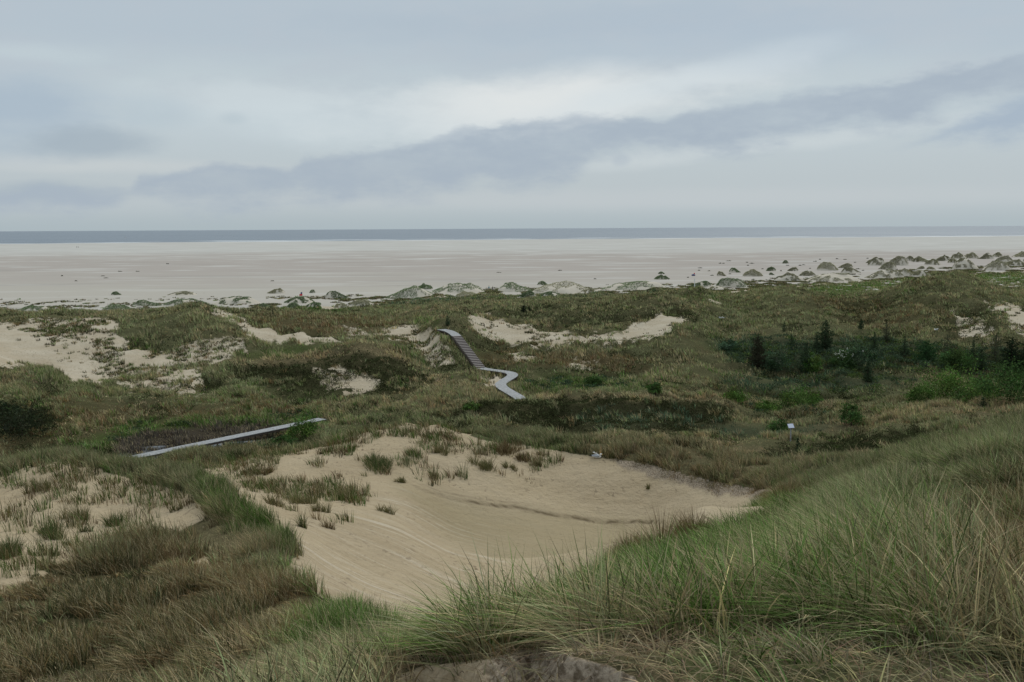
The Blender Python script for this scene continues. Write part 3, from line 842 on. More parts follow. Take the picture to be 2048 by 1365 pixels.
def scatter(density, rng):
    lam = np.where(vis, density * AREA, 0)[:-1, :-1]
    cnt = rng.poisson(lam)
    idx = np.repeat(np.arange(cnt.size), cnt.ravel())
    i = idx // (NC - 1); j = idx % (NC - 1)
    t = tg[i] + rng.random(len(i)) * dT; s = sg[j] + rng.random(len(i)) * dS
    y = np.exp(t); x = s * y
    z = gsample(GZ, x, y)
    z = np.where(y > 250, np.maximum(z, 0.0), z)
    # plant class of each point
    u = rng.random(len(i))
    cls = (u[None, :] > CB[:, i, j]).sum(0).clip(0, len(CLS) - 1)
    return np.stack([x, y, z], 1), cls, i, j


alb = np.array([ALB[c] for c in CLS])
WIND = np.array([-0.75, .10])


def tint_of(cls, rng, var=.28, P=None):
    c = alb[cls] * (1 + var * rng.normal(size=(len(cls), 1))).clip(.35, 1.9)
    c = c * (1 + .055 * rng.normal(size=(len(cls), 3))).clip(.75, 1.25)
    return c


TF = 1.0


def tufts(P, cls, nb, hgt, wid, spread, lean, wind, segs, rng, var=.28, tipcol=1.1, hscale=None):
    """expand tuft centres into blades"""
    n = len(P)
    k = np.repeat(np.arange(n), nb)
    N = len(k)
    th = rng.random(N) * TAU; rr = np.sqrt(rng.random(N)) * spread[k]
    Pb = P[k].copy(); Pb[:, 0] += np.cos(th) * rr; Pb[:, 1] += np.sin(th) * rr
    zg_ = gsample(GZ, Pb[:, 0], Pb[:, 1])
    Pb[:, 2] = np.where(Pb[:, 1] > 250, np.maximum(zg_, 0.0), zg_) - .02
    h = hgt[k] * (.55 + .6 * rng.random(N))
    lo = lean * (.3 + rng.random(N))
    wdir = wind[k] if getattr(wind, 'ndim', 1) == 2 else wind[None, :]
    g = .4 + .8 * rng.random(N)
    lx = np.cos(th) * lo + wdir[:, 0] * g; ly = np.sin(th) * lo + wdir[:, 1] * g
    base = (tint_of(cls, rng, .24) * TF)[k]
    col = base * (1 + (var + .08) * rng.normal(size=(N, 1))).clip(.3, 2.0)
    dead = rng.random(N) < .16
    col[dead] = np.array([.40, .33, .20]) * (.7 + .5 * rng.random((dead.sum(), 1)))
    return blades(Pb, h, wid[k] * (.6 + .8 * rng.random(N)), lx, ly, rng.random(N) * TAU, col, segs, tipcol)


def pick(a, m): return a[m]


# cover density factors
def sp_zone(poly, y0, y1, k, thr=(.45, .6)):
    global sparse
    sparse = np.maximum(sparse, region(poly, y0, y1, 18, 40) * k * sstep(thr[0], thr[1], fbm(GX, GY, 2.4, 3, 91)))


fq = GY / yb_at
fringe = sstep(.95, .99, fq) * (1 - sstep(1.08, 1.22, fq)) * (1 - .6 * (PXg < 500))
sparse = np.maximum(sparse, fringe * 2.2 * sstep(.50, .60, fbm(GX, GY * .6, 7, 3, 95)))
sp_zone([(600, 900), (760, 850), (850, 845), (960, 880), (1060, 895), (1130, 915), (1060, 960), (960, 950), (860, 965), (760, 950), (640, 930)], 45, 66, 7.0, (.36, .54))
sp_zone([(450, 940), (560, 915), (660, 900), (720, 960), (730, 1000), (690, 1050), (620, 1065), (560, 1010), (500, 985)], 34, 60, 6.5, (.40, .56))
sp_zone([(0, 960), (120, 920), (260, 945), (410, 990), (400, 1050), (300, 1090), (160, 1140), (0, 1200)], 20, 46, 6.0, (.42, .58))
sp_zone([(230, 915), (330, 925), (450, 922), (560, 900), (650, 890), (650, 905), (560, 918), (450, 940), (330, 945), (240, 940)], 48, 64, 5.0, (.3, .5))
sp_zone([(1060, 890), (1200, 912), (1330, 930), (1330, 945), (1200, 935), (1060, 915)], 50, 64, 2.0)
sp_zone([(940, 650), (1060, 660), (1260, 675), (1380, 645), (1370, 660), (1250, 695), (1080, 700), (1000, 690)], 160, 215, 1.2)
sp_zone([(90, 640), (230, 640), (200, 770), (150, 770), (120, 700)], 120, 182, .35)
vegc = np.clip((1 - sand) * 1.15 - .1, 0, 1) * (1 - clear)
clump = fbm(GX, GY, 1.3, 2, 81)
clump_m = fbm(GX, GY, 3.2, 2, 82)
gust = fbm(GX, GY, 3.0, 2, 83)
grass = Pile(); dry = Pile(); heath = Pile()


def put(P, cls, i, j, nb, H, Wd, spread, lean, wind, segs, rng, tip=1.25):
    isdry = (cls == 2) | (cls == 3)
    for mk, pile in ((~isdry, grass), (isdry, dry)):
        if mk.any():
            m2 = mk
            global TF
            tf0 = TF
            if hasattr(TF, 'shape'): TF = TF[m2]
            w = wind[m2] if getattr(wind, 'ndim', 1) == 2 else wind
            pile.add(*tufts(P[m2], cls[m2], nb, H[m2], Wd[m2], spread[m2], lean, w, segs, rng, tipcol=tip))
            TF = tf0


def wind_at(i, j, amt=1.0):
    g = gust[i, j]
    a = (g - .5) * 2.4
    base = WIND * amt
    return np.stack([base[0] * np.cos(a) - base[1] * np.sin(a), base[0] * np.sin(a) + base[1] * np.cos(a)], 1)


# near ridge: single long blades
boost = region([(600, 1225), (740, 1215), (850, 1240), (1000, 1215), (1150, 1170), (1300, 1110), (1350, 1200), (1200, 1260), (1040, 1290), (880, 1310), (700, 1320), (600, 1290)], 5, 18, 16, 30)
TF = 1.06
near = (GY < 26)
d_near = np.where(GY < 9, 62.0, 40.0) * near * (1 + .6 * boost) * vegc * np.where(PXg < 640, .18 + 1.75 * sstep(.43, .60, clump), .48 + 1.35 * sstep(.42, .62, clump)) * (1 - lipw)
P, cls, i, j = scatter(d_near * (GY < 9), R)
rsh = sstep(1480, 1700, PXg[i, j]) * (PYg[i, j] < 1200)
H = (1 + .30 * rsh) * (.16 + .44 * sstep(.40, .70, clump[i, j]) + .10 * R.random(len(i))) * np.where(cls == 3, .7, 1) + .05 * boost[i, j] * R.random(len(i))
put(P, cls, i, j, 24, H, np.full(len(i), .0074), np.full(len(i), .12), .95, wind_at(i, j, 1.15), 4, R, 1.12)
P, cls, i, j = scatter(d_near * (GY >= 9), R)
rsh = sstep(1480, 1700, PXg[i, j])
H = (1 + .25 * rsh) * (.13 + .40 * sstep(.40, .70, clump[i, j]) + .12 * R.random(len(i))) * np.where(cls == 3, .95, 1) + .05 * boost[i, j] * R.random(len(i))
put(P, cls, i, j, 20, H, .0048 + P[:, 1] * .00048, np.full(len(i), .14), .75, wind_at(i, j, 1.0), 3, R, 1.12)
# pale dry stalks standing above the leaves
P, cls, i, j = scatter(near * vegc * (1 - lipw) * 5.0 * sstep(.45, .62, clump), R)
n_ = len(P); w2 = wind_at(i, j, 1.0) * (.5 + .8 * R.random((n_, 1)))
dry.add(*blades(P, .55 + .30 * R.random(n_), .0034 + .0003 * P[:, 1], w2[:, 0] + .3 * R.normal(size=n_), w2[:, 1] + .3 * R.normal(size=n_), R.random(n_) * TAU, np.array([.44, .37, .23]) * (.6 + .5 * R.random((n_, 1))), 4, 1.0))
# matted dead litter near the feet
d_mat = near * vegc * (GY < 14) * 520.0 * (1 - lipw) + 420.0 * lip * (GY > 3.2)
P, cls, i, j = scatter(d_mat, R)
n_ = len(P); th = R.random(n_) * TAU
ln = 1.6 + 2.2 * R.random(n_)
col = np.array([.23, .185, .112]) * (.35 + .8 * R.random((n_, 1))) * (1 + .08 * R.normal(size=(n_, 3)))
P[:, 2] += .01
dry.add(*blades(P, .13 + .12 * R.random(n_), np.full(n_, .005), np.cos(th) * ln, np.sin(th) * ln, th + 1.57, col, 3, 1.1))
# dead blades hanging over the broken turf edge
band_ = region([(a, b_ - 26) for a, b_ in LIP], 2.0, 6.5, 3, 12) * (1 - lip)
P, cls, i, j = scatter(band_ * 1900.0 * (GY > 3.2), R)
n_ = len(P); th = -1.57 + 1.1 * R.normal(size=n_)
ln = 1.0 + 1.6 * R.random(n_)
col = np.array([.36, .29, .18]) * (.35 + .85 * R.random((n_, 1))) * (1 + .08 * R.normal(size=(n_, 3)))
P[:, 2] += .012
dry.add(*blades(P, .05 + .08 * R.random(n_), np.full(n_, .0048), np.cos(th) * ln, np.sin(th) * ln, th + 1.57 + .4 * R.normal(size=n_), col, 3, 1.05))
# left dune and bowl rims
TF = .86
mid1 = (GY >= 24) & (GY < 68)
low_rim = region([(180, 920), (250, 915), (340, 922), (420, 922), (420, 950), (300, 960), (180, 955)], 46, 68, 10, 10)
d1 = np.where(GY >= 24, 18.0, 0) * (1 + 1.3 * crest) * (1 - .9 * low_rim) * mid1 * vegc * (.15 + 1.6 * sstep(.38, .6, clump))
P, cls, i, j = scatter(d1, R)
H = (.16 + .62 * sstep(.36, .66, clump[i, j])) * (1 - .35 * crest[i, j]) + .34 * crest[i, j]
put(P, cls, i, j, 14, H, .005 + P[:, 1] * .00042, np.full(len(i), .16), .5, wind_at(i, j, .6), 2, R, 1.12)
# valley 68..130
TF = 1.2
mid2 = (GY >= 66) & (GY < 132)
d2 = 5.2 * mid2 * vegc * (.55 + 1.1 * sstep(.34, .60, clump_m))
P, cls, i, j = scatter(d2, R)
hm = cls == 4
H = .12 + .80 * sstep(.38, .66, .5 * clump_m[i, j] + .5 * fbm(P[:, 0], P[:, 1], 1.5, 2, 84))
g_ = ~hm
put(P[g_], cls[g_], i[g_], j[g_], 12, H[g_], P[g_][:, 1] * .00062, np.full(g_.sum(), .30), .45, wind_at(i[g_], j[g_], .5), 2, R, 1.1)


def heath_add(P, cls, nb, rad, hh, size, rng):
    n = len(P); k = np.repeat(np.arange(n), nb); N = len(k)
    th = rng.random(N) * TAU; rr = np.sqrt(rng.random(N)) * rad
    Q = P[k].copy(); Q[:, 0] += np.cos(th) * rr; Q[:, 1] += np.sin(th) * rr
    Q[:, 2] = gsample(GZ, Q[:, 0], Q[:, 1]) + hh * (1 - (rr / rad) ** 2 * .8) * (.25 + .75 * rng.random(N)) * (.7 + .6 * rng.random(n))[k]
    col = (alb[cls] * (1 + .28 * rng.normal(size=(n, 1))).clip(.4, 1.8))[k] * (1 + .35 * rng.normal(size=(N, 1))).clip(.4, 2.0)
    heath.add(*leaves(Q, size * (.6 + .8 * rng.random(N)), col, rng))


heath_add(P[hm], cls[hm], 20, .55, .5, .085, R)
# far 130..560
mid3 = (GY >= 130)
d3 = 2.3 * mid3 * np.clip(1.0 - (GY - 200) / 420.0, .4, 1) * vegc * (.55 + 1.0 * sstep(.34, .62, clump_m))
P, cls, i, j = scatter(d3, R)
hm = cls == 4; g_ = ~hm
H = .12 + .85 * sstep(.38, .66, .5 * clump_m[i, j] + .5 * fbm(P[:, 0], P[:, 1], 1.8, 2, 85))
put(P[g_], cls[g_], i[g_], j[g_], 7, H[g_], P[g_][:, 1] * .00085, np.full(g_.sum(), .5), .45, wind_at(i[g_], j[g_], .4), 1, R, 1.1)
heath_add(P[hm], cls[hm], 9, .7, .5, .15, R)
# brown roots and dead turf hanging down the scarp on the blowout rim
sc_r = scarp_
P, cls, i, j = scatter(sc_r * 16 * (.3 + 1.2 * sstep(.4, .6, clump)), R)
put(P, np.where(R.random(len(P)) < .8, 3, 4), i, j, 12, .18 + .2 * R.random(len(P)), np.full(len(P), .018), np.full(len(P), .2), 1.2, np.tile(np.array([[0, -.6]]), (len(P), 1)), 2, R, 1.0)
# sparse young tufts standing in bare sand
d5 = sparse * sstep(.35, .7, sand) * (1 - clear)
P, cls, i, j = scatter(d5, R)
cls = np.where(R.random(len(cls)) < .35, 3, np.where(R.random(len(cls)) < .5, 1, 0))
cls = np.where((P[:, 1] > 110) & (R.random(len(cls)) < .5), 4, cls)
H = (.24 + .42 * R.random(len(i)))
H = np.where((P[:, 1] < 110) & (R.random(len(i)) < .3), H * 1.5, H)
TF = np.where(P[:, 1] < 110, .72, 1.0)[:, None]
put(P, cls, i, j, 18, H, .005 + P[:, 1] * .00040, .08 + .22 * R.random(len(i)) + .0012 * P[:, 1], .45, wind_at(i, j, .4), 2, R, 1.1)
# creeping willow scrub and rushes in the hollow: leafy mass
scrub = Pile()
scr = np.maximum.reduce([
    region([(1440, 690), (1520, 678), (1600, 690), (1640, 700), (1760, 680), (1850, 700), (1960, 705), (2060, 700), (2060, 760), (1850, 745), (1700, 752), (1540, 748), (1460, 725)], 138, 180, 12, 40),
    region([(1040, 768), (1120, 756), (1200, 760), (1290, 774), (1310, 786), (1060, 788)], 118, 138, 8, 20) * .7,
    region([(170, 885), (290, 846), (500, 838), (650, 822), (640, 842), (520, 848), (330, 856), (220, 888)], 88, 115, 6, 16) * .8,
    region([(560, 860), (640, 845), (620, 880), (560, 895), (480, 905), (420, 905), (500, 885)], 85, 108, 8, 20) * .8,
    region([(1440, 760), (1560, 765), (1760, 752), (1820, 768), (1700, 788), (1480, 783)], 124, 150, 10, 30) * .5,
    region([(1490, 800), (1640, 795), (1660, 830), (1500, 838)], 105, 135, 10, 30) * .6,
])
d4 = 1.1 * scr * np.clip(GY / 100, .8, 1.6) * sstep(.30, .5, clump_m + .1)
P, cls, i, j = scatter(d4, R)
n_ = len(P); nb = 26
k = np.repeat(np.arange(n_), nb); N_ = len(k)
th = R.random(N_) * TAU; rr = R.random(N_) ** .6 * (.55 + .5 * clump_m[i, j])[k]
Q = P[k].copy(); Q[:, 0] += np.cos(th) * rr; Q[:, 1] += np.sin(th) * rr
hh = (.35 + .65 * clump_m[i, j] * np.clip((P[:, 1] - 80) / 60, .5, 1.1))[k]
Q[:, 2] += hh * (.15 + .85 * R.random(N_)) * (1 - .5 * (rr / 1.0) ** 2)
sc_col = np.where((R.random(n_) < .3)[:, None], np.array([.078, .115, .034]), np.array([.056, .084, .048])) * (.7 + .6 * R.random((n_, 1)))
scrub.add(*leaves(Q, .06 + .0007 * Q[:, 1], sc_col[k] * (.6 + .8 * R.random((N_, 1))), R))

tag(link('marram_grass', grass.mesh('marram_grass', MAT_PLANT)), kind='stuff')
tag(link('dry_grass', dry.mesh('dry_grass', MAT_PLANT)), kind='stuff')
tag(link('heather_ground_cover', heath.mesh('heather_ground_cover', MAT_LEAF)), kind='stuff')
tag(link('willow_undergrowth', scrub.mesh('willow_undergrowth', MAT_LEAF)), kind='stuff')
print('blades', sum(len(p.V) and p.n for p in (grass, dry, heath, scrub)))
# ================================================================== things
def mesh_bm(name, bm, mat, smooth=False):
    me = bpy.data.meshes.new(name); bm.to_mesh(me); bm.free()
    if smooth:
        for p in me.polygons: p.use_smooth = True
    me.materials.append(mat)
    return me


def box(bm, c, sx_, sy_, sz_, rz=0.0, mat3=None):
    """box centred at c, sizes, turned about z"""
    r = bmesh.ops.create_cube(bm, size=1.0)
    M = Matrix.Translation(c) @ (mat3.to_4x4() if mat3 else Matrix.Rotation(rz, 4, 'Z')) @ Matrix.Diagonal((sx_, sy_, sz_, 1))
    bmesh.ops.transform(bm, matrix=M, verts=r['verts'])
    return r['verts']


def tube(bm, pts_, rad, n=8, flat=1.0):
    """lofted tube along points; rad floats or (a,b) pairs"""
    rings = []
    P_ = [Vector(p) for p in pts_]
    for k, p in enumerate(P_):
        d = (P_[min(k + 1, len(P_) - 1)] - P_[max(k - 1, 0)]).normalized()
        up = Vector((0, 0, 1)) if abs(d.z) < .95 else Vector((0, 1, 0))
        a = d.cross(up).normalized(); b_ = a.cross(d).normalized()
        r = rad[k]; ra, rb = (r if isinstance(r, tuple) else (r, r))
        rings.append([bm.verts.new(p + a * ra * math.cos(TAU * q / n) + b_ * rb * math.sin(TAU * q / n)) for q in range(n)])
    for A_, B_ in zip(rings[:-1], rings[1:]):
        for q in range(n): bm.faces.new((A_[q], A_[(q + 1) % n], B_[(q + 1) % n], B_[q]))
    bm.faces.new(list(reversed(rings[0]))); bm.faces.new(rings[-1])


# ---------------------------------------------------------------- walkways
def plank_path(bm, path, w, pitch=.145, gap=.012, th=.045):
    segs_ = [Vector(p) for p in path]
    # smooth the corners
    for _ in range(2):
        nw = [segs_[0]]
        for a_, b_ in zip(segs_[:-1], segs_[1:]): nw += [a_.lerp(b_, .25), a_.lerp(b_, .75)]
        nw.append(segs_[-1]); segs_ = nw
    L = [0.0]
    for a_, b_ in zip(segs_[:-1], segs_[1:]): L.append(L[-1] + (b_ - a_).length)

    def at(d):
        d = min(max(d, 0), L[-1])
        for k in range(len(L) - 1):
            if d <= L[k + 1] or k == len(L) - 2:
                t = (d - L[k]) / max(L[k + 1] - L[k], 1e-6)
                return segs_[k].lerp(segs_[k + 1], t)

    def side(d):
        t = (at(min(d + .35, L[-1])) - at(max(d - .35, 0)))
        t.z = 0; t.normalize()
        return Vector((t.y, -t.x, 0))
    nn = int(L[-1] / pitch)
    for k in range(nn):
        d0 = k * pitch + gap / 2; d1 = (k + 1) * pitch - gap / 2
        j = random.uniform(-.012, .012); jz = random.uniform(-.004, .004)
        a0, a1 = at(d0), at(d1); s0, s1 = side(d0) * (w / 2 + j), side(d1) * (w / 2 + j)
        top_ = [a0 - s0, a0 + s0, a1 + s1, a1 - s1]
        vt = [bm.verts.new(p + Vector((0, 0, jz))) for p in top_]; vb = [bm.verts.new(p + Vector((0, 0, jz - th))) for p in top_]
        bm.faces.new(vt); bm.faces.new(list(reversed(vb)))
        for q in range(4): bm.faces.new((vt[q], vb[q], vb[(q + 1) % 4], vt[(q + 1) % 4]))
    return at, side, L[-1]


def beam_along(bm, at, side, L, off, z0, th, hgt, step=.5):
    n_ = max(2, int(L / step))
    prev = None
    for k in range(n_ + 1):
        d = L * k / n_; p = at(d) + side(d) * off; s_ = side(d) * th / 2
        r = [bm.verts.new(p + s_ * a + Vector((0, 0, z))) for a, z in ((-1, z0), (1, z0), (1, z0 - hgt), (-1, z0 - hgt))]
        if prev:
            for q in range(4): bm.faces.new((prev[q], prev[(q + 1) % 4], r[(q + 1) % 4], r[q]))
        else: bm.faces.new(r)
        prev = r
    bm.faces.new(list(reversed(prev)))


def walkway(root, path, w, posts=2.2):
    bm = bmesh.new(); at, side, L = plank_path(bm, path, w)
    dk = link('deck', mesh_bm('deck', bm, MAT_WOOD), root)
    for sgn in (-1, 1):
        bm = bmesh.new(); beam_along(bm, at, side, L, sgn * (w / 2 - .09), -.047, .08, .20)
        link('beam', mesh_bm('beam', bm, MAT_WOOD_DARK), root)
    k = 0
    d = .4
    while d < L:
        for sgn in (-1, 1):
            p = at(d) + side(d) * sgn * (w / 2 - .20)
            g = gsample(GZ, p.x, p.y) - .25
            zt = p.z - .06
            if zt - g > .12:
                bm = bmesh.new(); box(bm, (p.x, p.y, (g + zt) / 2), .10, .10, zt - g)
                link('post', mesh_bm('post', bm, MAT_WOOD_DARK), root)
        d += posts


r1 = empty('boardwalk', (0, 0, 0)); tag(r1, 'straight silver-grey plank boardwalk on posts across the dark marsh pool at left', 'boardwalk')
walkway(r1, WALK1, 1.32, 1.5)
r2 = empty('boardwalk', (0, 0, 0)); tag(r2, 'zigzag grey plank boardwalk with a dark wooden staircase climbing over the dunes', 'boardwalk')
walkway(r2, WALK2, 1.5)
walkway(r2, WALK3, 1.5)
# the stair flight: light treads between dark risers
NS = 20
sd_ = (STB - STA); run = np.array([sd_[0], sd_[1], 0]) / NS; rise = sd_[2] / NS
ang = math.atan2(run[1], run[0]); rl = math.hypot(run[0], run[1])
bm = bmesh.new()
nrm = np.array([math.sin(ang), -math.cos(ang), 0])
for sgn in (-1, 1):
    c0 = STA + nrm * sgn * .74; c1 = STB + nrm * sgn * .74
    mid = (c0 + c1) / 2; ln_ = np.linalg.norm(c1 - c0)
    M3 = (Matrix.Rotation(ang, 3, 'Z') @ Matrix.Rotation(-math.atan2(sd_[2], rl * NS), 3, 'Y'))
    box(bm, (mid[0], mid[1], mid[2] - .22), ln_, .07, .32, 0, M3)
fl = link('stair_flight', mesh_bm('stair_flight', bm, MAT_WOOD_DARK), r2)
tm = rm = None
for k in range(NS):
    c = STA + run * (k + .5) + np.array([0, 0, rise * (k + 1) - .03])
    if tm is None:
        bm = bmesh.new(); box(bm, (0, 0, 0), rl * 1.0, 1.40, .05); tm = mesh_bm('stair_tread', bm, MAT_TREAD)
        bm = bmesh.new(); box(bm, (0, 0, 0), .03, 1.40, rise - .055); rm = mesh_bm('riser', bm, MAT_RISER)
    o = link('stair_tread', tm, fl); o.location = c; o.rotation_euler = (0, 0, ang)
    o = link('riser', rm, fl); o.location = STA + run * k + np.array([run[0] * .06, run[1] * .06, rise * (k + .5) - .03]); o.rotation_euler = (0, 0, ang)

# ---------------------------------------------------------------- sign, white post, beach finds
x, y, z = hit(1581, 884, 92, 112)
sg_ = empty('information_sign', (x, y, z)); tag(sg_, 'small grey information panel tilted on a single post in the tan grass', 'sign')
bm = bmesh.new(); box(bm, (0, 0, .65), .10, .10, 1.5); link('post', mesh_bm('post', bm, MAT_WOOD), sg_)
bm = bmesh.new(); Mt = Matrix.Rotation(math.radians(12), 3, 'Z') @ Matrix.Rotation(math.radians(48), 3, 'X'); box(bm, (0, .02, 1.46), .58, .46, .03, 0, Mt); link('panel', mesh_bm('panel', bm, MAT_PANEL), sg_)
bm = bmesh.new(); box(bm, (0, .035, 1.44), .64, .52, .025, 0, Mt); link('panel_frame', mesh_bm('panel_frame', bm, MAT_WOOD_DARK), sg_)

x, y, z = hit(1389, 585, 255, 340)
wp = empty('white_post', (x, y, z)); tag(wp, 'tall thin white post standing where the grass meets the beach', 'post')
bm = bmesh.new(); tube(bm, [(0, 0, -.3), (0, 0, 2.75)], [.085, .085], 10); link('pole', mesh_bm('pole', bm, MAT_WHITE), wp)
bm = bmesh.new(); tube(bm, [(0, 0, 2.751), (0, 0, 2.80), (0, 0, 2.84)], [.10, .10, .03], 10); link('cap', mesh_bm('cap', bm, MAT_WHITE), wp)


def cloth(name, w, h, mat, root, x0, z0, sag=.15):
    bm = bmesh.new(); g = []
    for a in range(9):
        u = a / 8
        for b_ in range(5):
            v = b_ / 4
            g.append(bm.verts.new((x0 + u * w, .09 * math.sin(u * 7 + v), z0 + v * h - sag * u * u)))
    for a in range(8):
        for b_ in range(4): bm.faces.new((g[a * 5 + b_], g[a * 5 + b_ + 1], g[a * 5 + b_ + 6], g[a * 5 + b_ + 5]))
    me = mesh_bm(name, bm, mat, True)
    o = link(name, me, root)
    md = o.modifiers.new('thick', 'SOLIDIFY'); md.thickness = .012
    return o


x, y, z = unproj(599, 597, 346.0); z = 0.0
fg = empty('flag', (x, y, z)); tag(fg, 'small red flag with a dark blue corner fluttering on a thin pole', 'flag')
bm = bmesh.new(); tube(bm, [(0, 0, -.3), (.0, 0, 1.75)], [.03, .022], 8); link('pole', mesh_bm('pole', bm, MAT_WOOD), fg)
cloth('red_field', 1.05, .62, MAT_RED, fg, 0.0, 1.0, -.10); cloth('blue_field', .60, .6, MAT_BLUE, fg, .40, 1.62, -.2)

x, y, z = unproj(1387, 551, 494.0); z = 0.0
nb_ = empty('net_bundle', (x, y, z)); tag(nb_, 'dark blue bundle with a red flag lying alone on the open beach', 'bundle')
bm = bmesh.new(); tube(bm, [(-1.0, 0, .28), (-.7, 0, .42), (-.1, .1, .5), (.4, 0, .45), (.9, 0, .3)], [.12, .36, .45, .42, .15], 10); link('bundle', mesh_bm('bundle', bm, MAT_BLUE, True), nb_)
bm = bmesh.new(); tube(bm, [(.45, 0, .5), (.7, 0, 1.55)], [.02, .016], 8); link('flag_pole', mesh_bm('flag_pole', bm, MAT_WOOD), nb_)
cloth('red_cloth', .55, .6, MAT_RED, nb_, .12, .9, -.15)

for k, (px, py) in enumerate([(153.5, 496.5), (156.5, 496)]):
    x, y, z = unproj(px, py, 24 * 1990 / (py - 462.0)); z = 0
    o = link('beach_post', None) if False else None
    bm = bmesh.new(); tube(bm, [(0, 0, -.3), (0, 0, 1.3), (0, 0, 2.7)], [.22, .20, .16], 8)
    o = link('beach_post', mesh_bm('beach_post', bm, MAT_WOOD_DARK)); o.location = (x, y, z)
    tag(o, 'dark post on the far wet sand, one of a pair near the surf', 'post', 'pair of posts near the surf')


# ---------------------------------------------------------------- people
def skin_mesh(name, bones, mat, root, sub=1):
    """bones: list of chains of (x,y,z,r); chains share their first point with an earlier one"""
    vs, es, rs, idx = [], [], [], {}
    for ch in bones:
        prev = None
        for (a, b_, c, r) in ch:
            key = (round(a, 4), round(b_, 4), round(c, 4))
            if key not in idx: idx[key] = len(vs); vs.append((a, b_, c)); rs.append(r)
            if prev is not None: es.append((prev, idx[key]))
            prev = idx[key]
    me = bpy.data.meshes.new(name); me.from_pydata(vs, es, []); me.materials.append(mat)
    o = link(name, me, root)
    md = o.modifiers.new('skin', 'SKIN'); md.use_smooth_shade = True
    for k, r in enumerate(rs): me.skin_vertices[0].data[k].radius = (r, r)
    me.skin_vertices[0].data[0].use_root = True
    ss = o.modifiers.new('sub', 'SUBSURF'); ss.levels = sub; ss.render_levels = sub
    return o


def person(px, py, label, jacket, facing, stride):
    x, y, z = hit(px, py, 250, 480)
    r = empty('person', (x, y, z), facing)
    tag(r, label, 'person', 'two walkers on the beach path')
    s_ = stride
    hip = (0, 0, .92)
    legL = [hip + (.13,), (.0, .10, .88, .085), (.10 * s_, .10, .50, .058), (-.02 * s_ + .05, .10, .08, .042), (.17 * s_, .10, .035, .035)]
    legR = [hip + (.13,), (.0, -.10, .88, .085), (-.06 * s_, -.10, .50, .058), (-.26 * s_, -.10, .12, .042), (-.14 * s_, -.10, .035, .035)]
    torso = [hip + (.13,), (.01, 0, 1.15, .125), (.02, 0, 1.38, .135), (.02, 0, 1.47, .07), (.03, 0, 1.54, .052), (.04, 0, 1.62, .088), (.045, 0, 1.70, .078)]
    armL = [(.02, 0, 1.38, .135), (.02, .20, 1.40, .055), (.0 - .10 * s_, .25, 1.13, .043), (.06 - .14 * s_, .25, .90, .034), (.08 - .14 * s_, .25, .80, .026)]
    armR = [(.02, 0, 1.38, .135), (.02, -.20, 1.40, .055), (.0 + .08 * s_, -.25, 1.13, .043), (.12 + .1 * s_, -.25, .92, .034), (.15 + .1 * s_, -.25, .83, .026)]
    skin_mesh('body', [torso, legL, legR, armL, armR], MAT_SKIN, r)

    def grow(ch, k): return [(a, b_, c, q + k) for a, b_, c, q in ch]
    skin_mesh('jacket', [[(0, 0, .84, .165), (0, 0, .93, .165), (.01, 0, 1.15, .155), (.02, 0, 1.38, .16), (.02, 0, 1.46, .085)], grow([armL[0]], .025) + grow(armL[1:4], .022), grow([armR[0]], .025) + grow(armR[1:4], .022)], jacket, r)
    skin_mesh('trousers', [grow(legL[:4], .016), grow(legR[:4], .016)], MAT_TROUSER, r)
    bm = bmesh.new(); tube(bm, [(.0, 0, 1.60), (.01, 0, 1.66), (.02, 0, 1.73), (.03, 0, 1.795), (.035, 0, 1.81)], [.085, .105, .108, .07, .02], 10); link('hair', mesh_bm('hair', bm, MAT_BARK, True), r)


person(978, 581, 'person in a turquoise jacket walking between the foredunes', MAT_TEAL, math.radians(200), 1.0)
person(985.5, 582, 'person in dark navy clothes walking beside the one in turquoise', MAT_NAVY, math.radians(170), 1.2)


